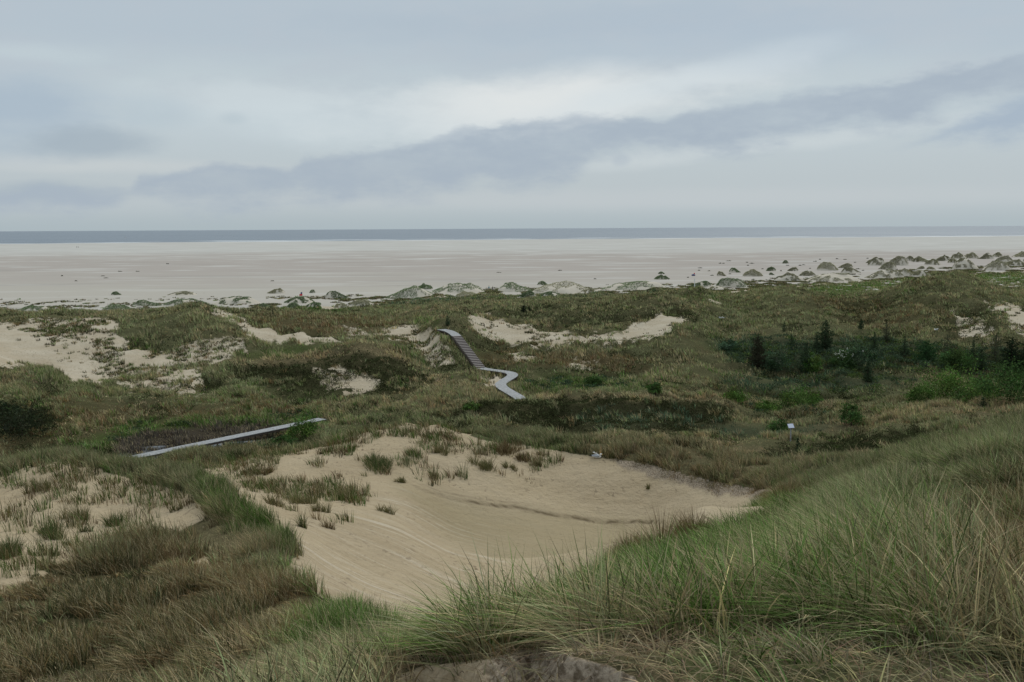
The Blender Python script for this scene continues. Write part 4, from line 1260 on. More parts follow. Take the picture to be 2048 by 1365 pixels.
# ---------------------------------------------------------------- gulls
def gull(kind):
    r = empty('gull', (0, 0, 0))
    z0 = {'stand': .21, 'sit': .10, 'fly': 0.0}[kind]
    hd = {'stand': (.20, 0, z0 + .20), 'sit': (.15, 0, z0 + .12), 'fly': (.26, 0, .02)}[kind]
    bm = bmesh.new()
    nk = (hd[0] - .05, 0, hd[2] - .07)
    tube(bm, [(-.34, 0, z0 - .0), (-.30, 0, z0), (-.20, 0, z0), (-.08, 0, z0 - .005), (.05, 0, z0 + .0), (.12, 0, z0 + .04), nk, (hd[0] - .02, 0, hd[2] - .01), (hd[0] + .03, 0, hd[2] + .01), (hd[0] + .065, 0, hd[2])],
         [(.03, .008), (.045, .02), (.075, .06), (.10, .088), (.10, .095), (.085, .085), .055, .052, .045, .02], 12)
    link('body', mesh_bm('body', bm, MAT_FEATHER, True), r)
    for sgn in (-1, 1):
        bm = bmesh.new()
        if kind == 'fly':
            tube(bm, [(.08, sgn * .05, .05), (.12, sgn * .25, .16), (.04, sgn * .45, .18), (-.10, sgn * .66, .10)], [(.01, .09), (.012, .10), (.010, .07), (.004, .01)], 8)
            link('wing', mesh_bm('wing', bm, MAT_WING, True), r)
        else:
            tube(bm, [(.09, sgn * .085, z0 + .03), (.0, sgn * .10, z0 + .035), (-.15, sgn * .08, z0 + .035), (-.30, sgn * .035, z0 + .03), (-.40, sgn * .012, z0 + .025)], [(.02, .03), (.022, .07), (.02, .065), (.015, .035), (.006, .010)], 8)
            w_ = link('wing', mesh_bm('wing', bm, MAT_WING, True), r)
            bm = bmesh.new(); tube(bm, [(-.32, sgn * .034, z0 + .034), (-.42, sgn * .012, z0 + .03), (-.47, sgn * .01, z0 + .028)], [(.014, .028), (.010, .016), (.004, .006)], 6)
            link('wing_tip', mesh_bm('wing_tip', bm, MAT_BLACK, True), w_)
    bm = bmesh.new(); tube(bm, [(hd[0] + .055, 0, hd[2]), (hd[0] + .10, 0, hd[2] - .005), (hd[0] + .12, 0, hd[2] - .016)], [.014, .011, .004], 8); link('beak', mesh_bm('beak', bm, MAT_BEAK, True), r)
    if kind == 'stand':
        for sgn in (-1, 1):
            bm = bmesh.new(); tube(bm, [(.0, sgn * .04, z0 - .07), (-.01, sgn * .04, .06), (.0, sgn * .04, .012), (.05, sgn * .045, .006)], [.012, .008, .008, (.022, .005)], 6); link('leg', mesh_bm('leg', bm, MAT_LEG), r)
    return r


def put_gull(o, px, py, y0, y1, rz, label, sc=1.0, dz=0.0, grp='gulls resting on the dunes'):
    x, y, z = hit(px, py, y0, y1)
    o.location = (x, y, z + dz); o.rotation_euler = (0, 0, rz); o.scale = (sc, sc, sc)
    tag(o, label, 'gull', grp)


g1 = gull('stand'); put_gull(g1, 812, 838.5, 50, 90, math.radians(-25), 'white gull standing upright on the grassy top of the blowout rim', 1.0, .04)
g2 = gull('sit'); put_gull(g2, 1196, 917, 45, 80, math.radians(-12), 'white gull sitting with one pale wing raised on the bare sand rim', 1.12, .0)
bm = bmesh.new(); tube(bm, [(-.02, .09, .16), (-.12, .13, .22), (-.24, .15, .27), (-.30, .15, .285)], [(.02, .045), (.02, .05), (.014, .035), (.004, .01)], 8)
link('raised_wing', mesh_bm('raised_wing', bm, MAT_FEATHER, True), g2)
g3 = copy_tree(g1); put_gull(g3, 1988, 857, 33, 60, math.radians(-75), 'white gull facing forward, half hidden in tall green grass on the slope', .62, .42)
g4 = copy_tree(g2); put_gull(g4, 1441, 640, 150, 260, math.radians(20), 'tiny white gull on the far olive slope, nearer the sandy hollow of two', 1.1, .25)
g5 = copy_tree(g1); put_gull(g5, 1447, 641, 150, 260, math.radians(160), 'tiny white gull on the far olive slope, farther from the sandy hollow of two', 1.0, .25)
g6 = copy_tree(g2); put_gull(g6, 1871, 664, 150, 240, math.radians(185), 'white gull sitting alone in brown grass below the bare sandy flank', 1.4, .22)
g7 = gull('fly'); g7.location = unproj(251, 476, 520); g7.rotation_euler = (math.radians(25), 0, math.radians(130)); tag(g7, 'grey gull in flight low over the sea', 'gull')


# ---------------------------------------------------------------- trees and bushes
def trunk_mesh(h, r, rng, lean=.05, limbs=0):
    bm = bmesh.new()
    pp = [(rng.normal() * lean * k * .3, rng.normal() * lean * k * .3, h * k / 4) for k in range(5)]
    tube(bm, pp, [r, r * .8, r * .6, r * .35, r * .08], 7)
    for _ in range(limbs):
        a = rng.random() * TAU; t = .2 + .5 * rng.random(); k = int(t * 4)
        p = Vector(pp[k]); q = p + Vector((math.cos(a), math.sin(a), .8)) * h * (.25 + .2 * rng.random())
        tube(bm, [p, p.lerp(q, .5) + Vector((0, 0, .03 * h)), q], [r * .45, r * .3, r * .06], 5)
    return mesh_bm('trunk', bm, MAT_BARK)


def conifer_crown(h, w, rng, col, dens=1.0, bushy=False):
    P_ = []; A_ = []
    nw = int(7 + h * 2.2)
    for k in range(nw):
        t = (k + .5) / nw
        z = h * (.06 + .92 * t)
        rad = w * (.5 if not bushy else .55) * ((1 - t) ** (.75 if not bushy else .45)) * (.75 + .5 * rng.random()) * (1 if t > .15 else .8)
        nb_ = max(3, int((5 if not bushy else 6) * (1 - t * .5)))
        a0 = rng.random() * TAU
        for q in range(nb_):
            a = a0 + TAU * q / nb_ + rng.normal() * .3
            L = rad * (.6 + .6 * rng.random())
            m_ = max(3, int(22 * dens * max(L, .15) / .8))
            u = rng.random(m_) ** .7
            P_.append(np.stack([np.cos(a) * L * u + rng.normal(size=m_) * .05 * (1 + L), np.sin(a) * L * u + rng.normal(size=m_) * .05 * (1 + L), z + (.25 * L) * u ** 2 + rng.normal(size=m_) * .045 * (1 + .5 * h / 3)], 1))
    # leader candles
    m_ = 14; P_.append(np.stack([rng.normal(size=m_) * .03, rng.normal(size=m_) * .03, h * (.9 + .13 * rng.random(m_))], 1))
    P_ = np.concatenate(P_)
    c = np.array(col)[None] * (1 + .35 * rng.normal(size=(len(P_), 1))).clip(.4, 2.0)
    V, F4, F3, C = leaves(P_, .055 + .06 * rng.random(len(P_)) + .01 * h, c, rng, .2)
    return np_mesh('crown', V, F4, F3, C, MAT_LEAF)


def bush_crown(h, w, rng, col, n=1400, size=.075, gap=.35):
    """leaf clumps on several limbs: uneven outline with gaps"""
    nc_ = int(18 + 7 * w)
    C0 = []
    for _ in range(nc_):
        a = rng.random() * TAU; r = w * .5 * math.sqrt(rng.random()); zt = h * (.25 + .75 * rng.random() ** .8) * (1 - .55 * (r / (w * .5)) ** 2)
        C0.append((r * math.cos(a), r * math.sin(a), zt, (.10 + .16 * rng.random()) * min(w, h * 1.6)))
    C0 = np.array(C0); k = rng.integers(0, nc_, n)
    Q = C0[k, :3] + rng.normal(size=(n, 3)) * (C0[k, 3] * .62)[:, None] * np.array([1, 1, .75])
    Q[:, 2] = np.maximum(Q[:, 2], .04)
    c = np.array(col)[None] * (1 + .34 * rng.normal(size=(nc_, 1)))[k].clip(.35, 1.9) * (1 + .10 * rng.normal(size=(nc_, 3)))[k].clip(.7, 1.3) * (1 + .28 * rng.normal(size=(n, 1))).clip(.4, 1.8)
    V, F4, F3, C = leaves(Q, size * (.6 + .8 * rng.random(n)), c, rng)
    return np_mesh('crown', V, F4, F3, C, MAT_LEAF)


DG = (.046, .070, .036); PG = (.074, .082, .048); BG = (.088, .150, .038); MG = (.060, .108, .034); BLG = (.066, .105, .058)


def plant(name, px, pyt, pyb, wpx, label, cat, kind, col, grp, y0=80, y1=260, seed=0):
    rng = np.random.default_rng(1000 + seed)
    x, y, z = hit(px, pyb, y0, y1)
    kx = 1.0 if kind == 'bush' else 1.08
    h = max((pyb - pyt) * y / F, .5) * kx; w = wpx * y / F * kx
    r = empty(name, (x, y, z - .05)); tag(r, label, cat, grp)
    if kind == 'spruce' and seed % 3 == 0:
        kind = 'pine'
    if kind == 'spruce':
        link('trunk', trunk_mesh(h * .98, .03 + .018 * h, rng), r); link('crown', conifer_crown(h, w, rng, col, 1.1), r)
    elif kind == 'pine':
        link('trunk', trunk_mesh(h * .95, .04 + .02 * h, rng), r); link('crown', conifer_crown(h, w, rng, col, 1.3, True), r)
    elif kind == 'open':
        link('trunk', trunk_mesh(h * .98, .03 + .02 * h, rng, .08), r); link('crown', conifer_crown(h, w, rng, col, .55, True), r)
    else:
        link('trunk', trunk_mesh(h * .7, .03 + .012 * h, rng, .1, 6), r)
        link('crown', bush_crown(h, w, rng, col, int(700 + 420 * w * h / 2.2), .05 + .0006 * y), r)
    return r


PINES = 'small pines and spruces in the dune hollow'
plant('spruce_tree', 1568, 645, 664, 11, 'small lone spruce on the open olive slope left of the tall bushy pine', 'tree', 'spruce', DG, PINES, seed=1)
plant('pine_tree', 1650, 645, 702, 32, 'tallest bushy dark pine rising above the green thicket', 'tree', 'pine', DG, PINES, seed=2)
plant('spruce_tree', 1722, 640, 659, 13, 'small lone spruce on the open slope right of the tall bushy pine', 'tree', 'spruce', DG, PINES, seed=3)
plant('pine_tree', 1772, 647, 684, 26, 'thin open brownish pine with gaps between its branches, above the thicket', 'tree', 'open', PG, PINES, seed=4)
plant('spruce_tree', 1583, 672, 694, 13, 'little dark spruce on the upper left edge of the thicket', 'tree', 'spruce', DG, PINES, seed=5)
plant('spruce_tree', 1633, 672, 705, 17, 'short dark spruce tucked against the left side of the tallest pine', 'tree', 'spruce', DG, PINES, seed=6)
plant('spruce_tree', 1748, 667, 705, 20, 'pointed dark spruce in the middle of the blue-green thicket', 'tree', 'spruce', DG, PINES, seed=7)
plant('spruce_tree', 1808, 675, 712, 22, 'clean pointed spruce standing clear at the thicket gap', 'tree', 'spruce', DG, PINES, seed=8)
plant('pine_tree', 1852, 684, 728, 46, 'broad mid-green fir with layered branches beside the pointed spruce', 'tree', 'pine', (.040, .085, .034), PINES, seed=9)
plant('pine_tree', 1893, 674, 722, 28, 'brown-tipped pine behind the broad green fir', 'tree', 'open', PG, PINES, seed=10)
plant('spruce_tree', 1946, 682, 718, 20, 'dark spruce spire between the brown-tipped pine and the forked pine', 'tree', 'spruce', DG, PINES, seed=11)
plant('pine_tree', 1990, 674, 728, 30, 'tall forked pine on the slope under the sandy flank', 'tree', 'open', PG, PINES, seed=12)
plant('pine_tree', 2022, 681, 745, 46, 'dense near-black pine behind the large bright green bush', 'tree', 'pine', (.024, .038, .020), PINES, seed=13)
plant('pine_tree', 2052, 684, 750, 40, 'dense near-black pine cut by the photo edge', 'tree', 'pine', (.024, .040, .020), PINES, seed=14)
plant('spruce_tree', 1962, 700, 742, 20, 'small dark spruce low in front of the forked pine', 'tree', 'spruce', DG, PINES, seed=15)
plant('pine_tree', 1515, 676, 738, 34, 'brownish old pine sunk in the left part of the thicket', 'tree', 'pine', (.046, .044, .028), PINES, seed=16)
plant('pine_tree', 1610, 697, 750, 30, 'dark pine beside the narrow light green birch', 'tree', 'pine', DG, PINES, seed=17)
plant('spruce_tree', 1735, 725, 765, 22, 'dark spruce at the lower edge of the thicket below the blossoming elder', 'tree', 'spruce', DG, PINES, seed=18)
plant('spruce_tree', 895, 633, 652, 14, 'small spruce standing just above the top of the wooden stairs', 'tree', 'spruce', DG, PINES, seed=19)
plant('spruce_tree', 1595, 878, 908, 12, 'little dark spruce on the heather bank below the information panel', 'tree', 'spruce', DG, PINES, 78, 100, seed=20)
plant('pine_tree', 1966, 796, 817, 18, 'small dark pine in tan grass in front of the bright green bush', 'tree', 'open', DG, PINES, 90, 115, seed=21)
plant('pine_tree', 1047, 612, 625, 17, 'low black-green pine on the grassy plain, left of two', 'tree', 'pine', (.022, .030, .018), PINES, 200, 330, seed=22)
plant('pine_tree', 1058, 614, 624, 9, 'low black-green pine on the grassy plain, smaller right of two', 'tree', 'pine', (.022, .030, .018), PINES, 200, 330, seed=23)
BU = 'leafy bushes in the dune valley'
plant('green_bush', 1915, 738, 808, 150, 'large bright green leafy bush at the end of the hollow', 'bush', 'bush', BG, BU, 105, 150, seed=31)
plant('green_bush', 2020, 728, 806, 110, 'large bright green bush running out of the photo', 'bush', 'bush', MG, BU, 105, 150, seed=32)
plant('green_bush', 1840, 775, 806, 60, 'low green bush at the left foot of the large bright green bush', 'bush', 'bush', BG, BU, 105, 150, seed=33)
plant('birch_tree', 1626, 704, 752, 34, 'narrow light green young birch inside the dark thicket', 'tree', 'bush', BG, BU, 120, 180, seed=34)
el_ = plant('elder_bush', 1684, 696, 740, 44, 'dark green elder bush with white flower heads', 'bush', 'bush', MG, BU, 120, 180, seed=35)
rng = np.random.default_rng(77)
Q = rng.normal(size=(26, 3)) * np.array([.75, .5, .35]) + np.array([0, -.9, 2.6]); V_, F4_, F3_, C_ = leaves(np.repeat(Q, 5, 0) + rng.normal(size=(130, 3)) * .07, .09, np.tile(np.array([.75, .76, .68]), (130, 1)), rng)
link('flower_heads', np_mesh('flower_heads', V_, F4_, F3_, C_, MAT_LEAF), el_)
plant('green_bush', 1545, 700, 738, 56, 'blue-green willow bush on the left side of the thicket', 'bush', 'bush', BLG, BU, 120, 180, seed=36)
plant('green_bush', 1718, 694, 735, 64, 'broad blue-green willow bush in the thicket behind the elder', 'bush', 'bush', BLG, BU, 130, 185, seed=37)
plant('green_bush', 1456, 680, 706, 36, 'green willow bush standing alone at the left tip of the thicket', 'bush', 'bush', BLG, BU, 130, 185, seed=38)
plant('green_bush', 1912, 698, 738, 60, 'mid-green bush between the fir and the spruce spire', 'bush', 'bush', MG, BU, 130, 185, seed=39)
plant('green_bush', 1465, 778, 804, 46, 'low bright green bush on the brown heath left of the wide one', 'bush', 'bush', BG, BU, 100, 145, seed=40)
plant('green_bush', 1600, 776, 820, 80, 'wide low bright green bush in the wet hollow', 'bush', 'bush', BG, BU, 98, 140, seed=41)
plant('green_bush', 1536, 800, 824, 46, 'small light green bush left of the wide low one', 'bush', 'bush', BG, BU, 98, 140, seed=42)
plant('green_bush', 1702, 802, 853, 42, 'upright dark green bush on the tan bank, alone', 'bush', 'bush', MG, BU, 90, 125, seed=43)
plant('green_bush', 1558, 840, 866, 40, 'little green bush just left of the information panel', 'bush', 'bush', MG, BU, 88, 115, seed=44)
plant('green_bush', 1311, 762, 790, 26, 'small green bush at the right end of the green flat by the zigzag boardwalk', 'bush', 'bush', MG, BU, 110, 145, seed=45)
plant('green_bush', 1185, 750, 772, 34, 'small green bush on the back edge of the green flat', 'bush', 'bush', MG, BU, 115, 150, seed=46)
plant('green_bush', 945, 802, 820, 30, 'small bright green bush between boardwalk end and dark ridge', 'bush', 'bush', BG, BU, 90, 125, seed=47)
plant('green_bush', 608, 838, 878, 62, 'fresh green bush covering the far end of the marsh boardwalk', 'bush', 'bush', BG, BU, 85, 110, seed=48)
plant('green_bush', 565, 868, 892, 44, 'small fresh green bush in front of the marsh boardwalk', 'bush', 'bush', MG, BU, 80, 105, seed=49)
plant('dark_bush', 45, 812, 872, 110, 'big dark green thorny bush in brown grass at the left edge', 'bush', 'bush', (.034, .044, .024), BU, 85, 115, seed=50)
plant('dark_bush', 8, 800, 835, 60, 'dark bush cut by the left edge of the photo', 'bush', 'bush', (.034, .048, .024), BU, 90, 120, seed=51)


# ---------------------------------------------------------------- marram tussocks standing in the sand
def tussock(px, pyb, wpx, hpx, label, col, y0, y1, seed, lean=-.35):
    rng = np.random.default_rng(500 + seed)
    x, y, z = hit(px, pyb, y0, y1)
    w = wpx * y / F; h = max(hpx * y / F, .3)
    hh = min(h, .85 if y > 24 else 1.0)
    n_ = int(np.clip(260 * max(w, .4) ** 1.3, 120, 1500)) * (3 if y < 28 else 1)
    th = rng.random(n_) * TAU; nk = int(4 + 5 * rng.random()); ck = rng.integers(0, nk, n_)
    ca_ = rng.random(nk) * TAU; cr_ = rng.random(nk) ** .6 * w * .40; cs_ = w * (.06 + .12 * rng.random(nk)); ch_ = .45 + .65 * rng.random(nk)
    rr = np.sqrt(rng.random(n_)) * cs_[ck]
    w = w * 1.12
    dy = max(h - hh, 0) * 1.6
    px_ = np.cos(ca_[ck]) * cr_[ck] + np.cos(th) * rr; py_ = np.sin(ca_[ck]) * cr_[ck] * .8 + np.sin(th) * rr * .8 + rng.random(n_) * dy
    zz = gsample(GZ, x + px_, y + py_) - z - .03
    Pp = np.stack([px_, py_, zz], 1)
    c = np.array(col)[None] * (1 + .3 * rng.normal(size=(n_, 1))).clip(.4, 1.9)
    dd_ = rng.random(n_) < .22; c[dd_] = np.array([.34, .27, .15]) * (.6 + .5 * rng.random((dd_.sum(), 1)))
    edge_ = rr / cs_[ck]
    V, F4, F3, C = blades(Pp, hh * ch_[ck] * (.45 + .75 * rng.random(n_)) * (1 - .25 * edge_), np.full(n_, .005 + .00033 * y), np.cos(th) * .8 * edge_ + lean * rng.random(n_), np.sin(th) * .6 * edge_, rng.random(n_) * TAU, c, 3, 1.1)
    o = link('marram_tussock', np_mesh('marram_tussock', V, F4, F3, C, MAT_PLANT)); o.location = (x, y, z)
    tag(o, label, 'grass tussock', 'single marram tussocks around the sand hollows')


GT = (.080, .105, .040); OT = (.130, .128, .056); BT = (.130, .094, .048)
for k, (px, pyb, w, h, c, lab, y0, y1) in enumerate([
    (240, 1048, 78, 54, GT, 'rounded dark green tussock alone in the middle of the left sand dome', 22, 44),
    (172, 1064, 36, 34, GT, 'small dense green tussock just left of the rounded one', 22, 44),
    (95, 1075, 110, 62, GT, 'wide ragged green tussock patch low on the left sand dome', 22, 44),
    (148, 1042, 70, 62, OT, 'tall yellow-green tussock leaning above the ragged patch', 22, 44),
    (152, 1090, 56, 24, GT, 'flat green tussock below the small dense one', 20, 42),
    (95, 1112, 50, 24, GT, 'thin flat tussock near the lower edge of the sand dome', 20, 42),
    (12, 1118, 74, 110, GT, 'large dark green tussock cut by the left photo edge', 20, 42),
    (352, 1022, 30, 36, OT, 'small tussock near the dark green crest band', 24, 44),
    (75, 985, 60, 50, OT, 'thin pale tussock near the crest of the left sand dome', 30, 48),
    (222, 1080, 40, 36, BT, 'brownish tussock below the rounded dark green one', 20, 42),
    (762, 938, 112, 70, GT, 'largest green tussock on the blowout wall below the gull', 40, 66),
    (600, 1008, 74, 62, OT, 'bushy olive tussock in the middle of the left sand slope', 32, 58),
    (607, 1056, 32, 50, GT, 'narrow upright green tussock at the lower end of the tussock group', 28, 52),
    (655, 1056, 34, 30, BT, 'squat tussock with dark trailing roots beside the narrow upright one', 28, 52),
    (775, 1026, 42, 44, OT, 'forked double tussock alone on the smooth sand slope', 30, 56),
    (545, 1010, 56, 56, OT, 'tall ragged tussock at the left of the tussock group', 32, 58),
    (692, 1000, 76, 58, OT, 'broad olive tussock at the right of the tussock group', 32, 58),
    (640, 1025, 42, 56, OT, 'tufted tussock between the bushy and the broad one', 30, 56),
    (535, 948, 42, 30, BT, 'small brown tussock on the sandy saddle', 40, 62),
    (880, 908, 42, 34, OT, 'small rounded tussock high on the blowout wall', 45, 66),
    (962, 938, 62, 46, OT, 'drooping tussock on the right of the blowout wall', 45, 66),
    (1008, 905, 80, 44, BT, 'brown-topped tussock hanging over the blowout rim', 48, 66),
    (1042, 925, 40, 40, BT, 'tall brown tussock just below the rim', 48, 66),
    (1077, 932, 26, 30, OT, 'little pointed tussock last along the rim towards the sitting gull', 46, 64),
    (1020, 938, 34, 24, OT, 'low tussock under the tall brown one', 46, 64),
    (868, 958, 18, 24, OT, 'tiny lone tussock where the wall turns smooth', 42, 62),
    (800, 965, 40, 20, OT, 'faint thin tussock at the start of the dark slump line', 42, 62),
    (1296, 976, 16, 18, OT, 'tiny tussock alone on the smooth far sand wall', 42, 62),
    (560, 1085, 46, 48, GT, 'dark green tussock leaning over the slip slope at the crest end', 20, 36),
    (530, 1082, 60, 46, GT, 'full dark green tussock ending the crest band', 20, 36),
    (1245, 1112, 180, 128, (.135, .095, .048), 'big brown tussock on the near grassy edge of the central sand bowl', 9, 26),
    (1375, 1076, 150, 124, (.140, .100, .050), 'tall brown tussock on the bowl edge beside the bigger brown one', 9, 28),
    (1578, 1006, 110, 90, (.150, .108, .052), 'rusty brown tussock where the near grass meets the far end of the bowl', 12, 36),
    (1065, 690, 46, 14, OT, 'flat grassy tussock in the middle of the far white blowout', 150, 215),
    (185, 775, 36, 12, GT, 'green tussock at the foot of the far left sand slope', 110, 150),
]):
    tussock(px, pyb, w, h, lab, c, y0, y1, k)


# ---------------------------------------------------------------- embryo dunes: sand hummocks with caps of grass on the beach
def hummock(px, pyt, pyb, wpx, label, seed, cover=.6, green=False, small=False):
    rng = np.random.default_rng(9000 + seed)
    hz = 457 - (px - 1024) * .0054
    y = ZC * F / (pyb - hz)
    y = min(y, 1500)
    x, y, z = unproj(px, pyb, y)
    g = max(ground(x, y) if y < 560 else 0.0, 0.0)
    if g > .25:
        x, y, z = hit(px, pyb, 200, 590)
    z = max(ground(x, y) if y < 590 else 0.0, 0.0)
    w = wpx * y / F; h = (pyb - pyt) * y / F * .93
    dpt = w * (.55 + .3 * rng.random())
    nu, nv = 33, 17
    u = np.linspace(-1, 1, nu); v = np.linspace(-1, 1, nv)
    U, Vv = np.meshgrid(u, v)
    sk = rng.normal() * .25
    rr2 = ((U - sk * (1 - U * U)) ** 2 + Vv ** 2)
    prof = np.clip(1 - rr2, 0, 1) ** .85
    nn_ = fbm(U * 1.9 + seed * 7.1, Vv * 1.4 + seed * 3.3, .55, 3, 300 + seed)
    Z = h * prof * (.62 + .76 * nn_) * 1.0 - .12
    mx = Z.max() if Z.max() > .05 else 1
    Z = np.where(Z > 0, Z * (h / mx), Z)
    X = U * w * .5; Y = Vv * dpt * .5 + dpt * .5
    r_ = empty('dune_hummock', (x, y, z)); tag(r_, label, 'dune hummock', 'grass-capped hummocks on the beach')
    i_, j_ = np.meshgrid(np.arange(nv - 1), np.arange(nu - 1), indexing='ij'); f = (i_ * nu + j_).ravel()
    link('sand_mound', np_mesh('sand_mound', np.stack([X, Y, Z], 2).reshape(-1, 3), np.stack([f, f + 1, f + 1 + nu, f + nu], 1), None, None, MAT_MOUND, True), r_)
    n_ = int(np.clip(220 * w * dpt / (1 + y / 400), 400, 3000))
    a = rng.random(n_ * 3) * 2 - 1; b_ = rng.random(n_ * 3) * 2 - 1
    pr = np.clip(1 - (a * a + b_ * b_), 0, 1)
    cn = fbm(a * 1.7 + seed * 5.3, b_ * 1.3 - seed * 2.1, .5, 2, 400 + seed)
    ok = (pr > .10) & (cn + .16 * np.cos(np.arctan2(b_ + .2, a) * 9 + seed) * (1 - pr) + .35 * (np.sqrt(pr) - .5) + .08 * (-a) > (1.0 - cover) * .62 + .22)
    a, b_ = a[ok][:n_], b_[ok][:n_]
    fu = (a + 1) / 2 * (nu - 1); fv = (b_ + 1) / 2 * (nv - 1); iu = fu.astype(int).clip(0, nu - 2); iv = fv.astype(int).clip(0, nv - 2)
    tu, tv = fu - iu, fv - iv
    zz = (Z[iv, iu] * (1 - tu) + Z[iv, iu + 1] * tu) * (1 - tv) + (Z[iv + 1, iu] * (1 - tu) + Z[iv + 1, iu + 1] * tu) * tv
    if len(a) < 8: return
    base = np.array((.20, .25, .14) if green else (.37, .355, .245)) * (.85 + .3 * rng.random())
    c = base[None] * (1 + .3 * rng.normal(size=(len(a), 1))).clip(.4, 1.8)
    th = rng.random(len(a)) * TAU
    V, F4, F3, C = blades(np.stack([a * w * .5, b_ * dpt * .5 + dpt * .5, zz - .03], 1), np.clip(.05 * h + .15 + .20 * rng.random(len(a)), .15, .45), np.full(len(a), .03 + .00085 * y), np.cos(th) * .9 - .4, np.sin(th) * .9, rng.random(len(a)) * TAU, c, 1, 1.1)
    link('grass_cap', np_mesh('grass_cap', V, F4, F3, C, MAT_PLANT), r_)


mt, nt, out = nt_new('mound_sand'); N = NT(nt)
tcm = N.n('ShaderNodeTexCoord').outputs['Object']
b = N.n('ShaderNodeBsdfDiffuse'); N.link(N.mix(N.noise(tcm, .6, 4), (.40, .36, .30, 1), (.52, .475, .405, 1)), b.inputs[0]); N.link(b.outputs[0], out.inputs[0]); MAT_MOUND = mt

FARL = 'low steep hummock with grey-green grass in the crowded group far along the beach'
HUM = [
    (58, 613, 628, 84, 'low green hummock at the left edge beyond the sandy dune top', .6, 1),
    (230, 583, 590, 20, 'tiny dark bush-topped hummock alone on the open left beach', .95, 1),
    (356, 583, 591, 60, 'thin arched hummock far out on the left beach', .55, 0),
    (226, 610, 621, 60, 'flat hummock just behind the grassy crest at left', .5, 1),
    (286, 600, 613, 62, 'green double-topped hummock behind the grassy crest', .7, 1),
    (365, 598, 613, 100, 'long sandy hummock behind the highest grassy point', .5, 1),
    (464, 593, 609, 98, 'long pale hummock right of the highest grassy point', .45, 1),
    (549, 576, 587, 36, 'small rounded hummock on open sand left of the red flag', .6, 0),
    (624, 579, 586, 12, 'tiny dome of green right of the red flag', .95, 1),
    (594, 594, 607, 64, 'smooth green-fringed hummock right under the red flag', .5, 1),
    (528, 607, 618, 34, 'little green hummock at the edge of the green flat', .85, 1),
    (588, 606, 617, 34, 'green hummock in front of the flagged one', .85, 1),
    (625, 605, 617, 38, 'speckled hummock beside the green flat', .6, 1),
    (674, 582, 598, 56, 'ragged hummock with bare streaks right of the green dome', .6, 1),
    (680, 607, 616, 30, 'small olive hummock at the end of the sandy strip', .7, 0),
    (725, 600, 613, 60, 'pale low hummock at the left end of the foredune row', .45, 0),
    (838, 596, 602, 30, 'small flat hummock in front of the foredune row', .6, 1),
    (815, 572, 598, 104, 'tall green-striped foredune at the left end of the row', .6, 1),
    (848, 566, 579, 34, 'dark cap-like hummock peeping over the foredune row', .85, 1),
    (912, 567, 587, 116, 'broad foredune with a green crest left of the walkers', .55, 1),
    (936, 583, 594, 54, 'low olive hummock below the walkers', .8, 0),
    (1036, 565, 584, 84, 'green dome-shaped foredune right of the walkers', .75, 1),
    (1054, 582, 595, 40, 'small green hummock in front of the dome-shaped foredune', .75, 1),
    (1086, 562, 570, 22, 'thin hummock crest behind the dome-shaped foredune', .7, 1),
    (1130, 563, 590, 140, 'longest foredune, olive-topped with bare flanks', .55, 0),
    (1100, 584, 594, 50, 'low sandy hummock in front of the longest foredune', .5, 1),
    (1180, 578, 590, 70, 'flat pale hummock between the two long foredunes', .4, 0),
    (1270, 563, 580, 146, 'long bare-streaked foredune left of the white post', .5, 1),
    (1326, 549, 559, 32, 'dark green isolated hummock out on the beach', .9, 1),
    (1324, 543, 548, 14, 'tiny hummock just behind the isolated dark green one', .8, 1),
    (1405, 562, 574, 50, 'green hummock right behind the white post', .7, 1),
    (1468, 555, 575, 66, 'steep arched hummock right of the white post', .6, 1),
    (1440, 572, 580, 44, 'low pale hummock below the steep arched one', .4, 0),
    (1445, 542, 552, 20, 'small steep hummock out on the sand, left of a spreading one', .6, 0),
    (1472, 535, 545, 24, 'small ragged green hummock beyond the steep arched one', .8, 1),
    (1510, 538, 553, 42, 'spreading dark hummock with ragged sides', .8, 0),
    (1544, 533, 542, 20, 'small dark hummock right of the spreading one', .8, 1),
    (1545, 545, 550, 12, 'tiny bright green clump on bare sand', .98, 1),
    (1585, 544, 563, 66, 'pointed sandy hummock at the left end of the long pale ridge', .45, 0),
    (1618, 541, 552, 34, 'rounded grassy hummock behind the long pale ridge', .7, 0),
    (1680, 546, 564, 120, 'long pale ridge of sand with few dark patches', .35, 0),
    (1661, 522, 541, 44, 'tall steep olive hummock standing apart from the others', .9, 0),
    (1694, 526, 536, 30, 'olive hummock leaning on the tall steep one', .85, 0),
    (1708, 534, 546, 42, 'sandy hummock below the tall steep one', .5, 0),
    (1588, 534, 542, 22, 'low rounded hummock left of the tall steep one', .7, 0),
    (1778, 537, 557, 80, 'broad sandy hummock with a peaked right end by the dune edge', .6, 0),
    (1572, 520, 527, 12, 'dark bushy clump farther out on the pale sand', .98, 1),
]
for px, pt, pb, w in [(1780, 523, 539, 36), (1760, 513, 531, 40), (1802, 511, 531, 42), (1823, 511, 522, 18), (1849, 512, 524, 32), (1871, 517, 530, 34), (1890, 509, 522, 30), (1923, 504, 518, 34), (1948, 504, 517, 30), (1941, 515, 539, 52),
                      (1976, 505, 518, 34), (1997, 504, 514, 22), (2002, 521, 541, 56), (2012, 510, 527, 44), (2020, 522, 531, 22), (2044, 518, 533, 36), (2052, 502, 514, 40), (2072, 508, 524, 40), (2090, 520, 540, 50), (1910, 516, 526, 22), (1835, 515, 524, 20), (1744, 517, 526, 20)]:
    HUM.append((px, pt, pb, w, FARL, .62, 0))
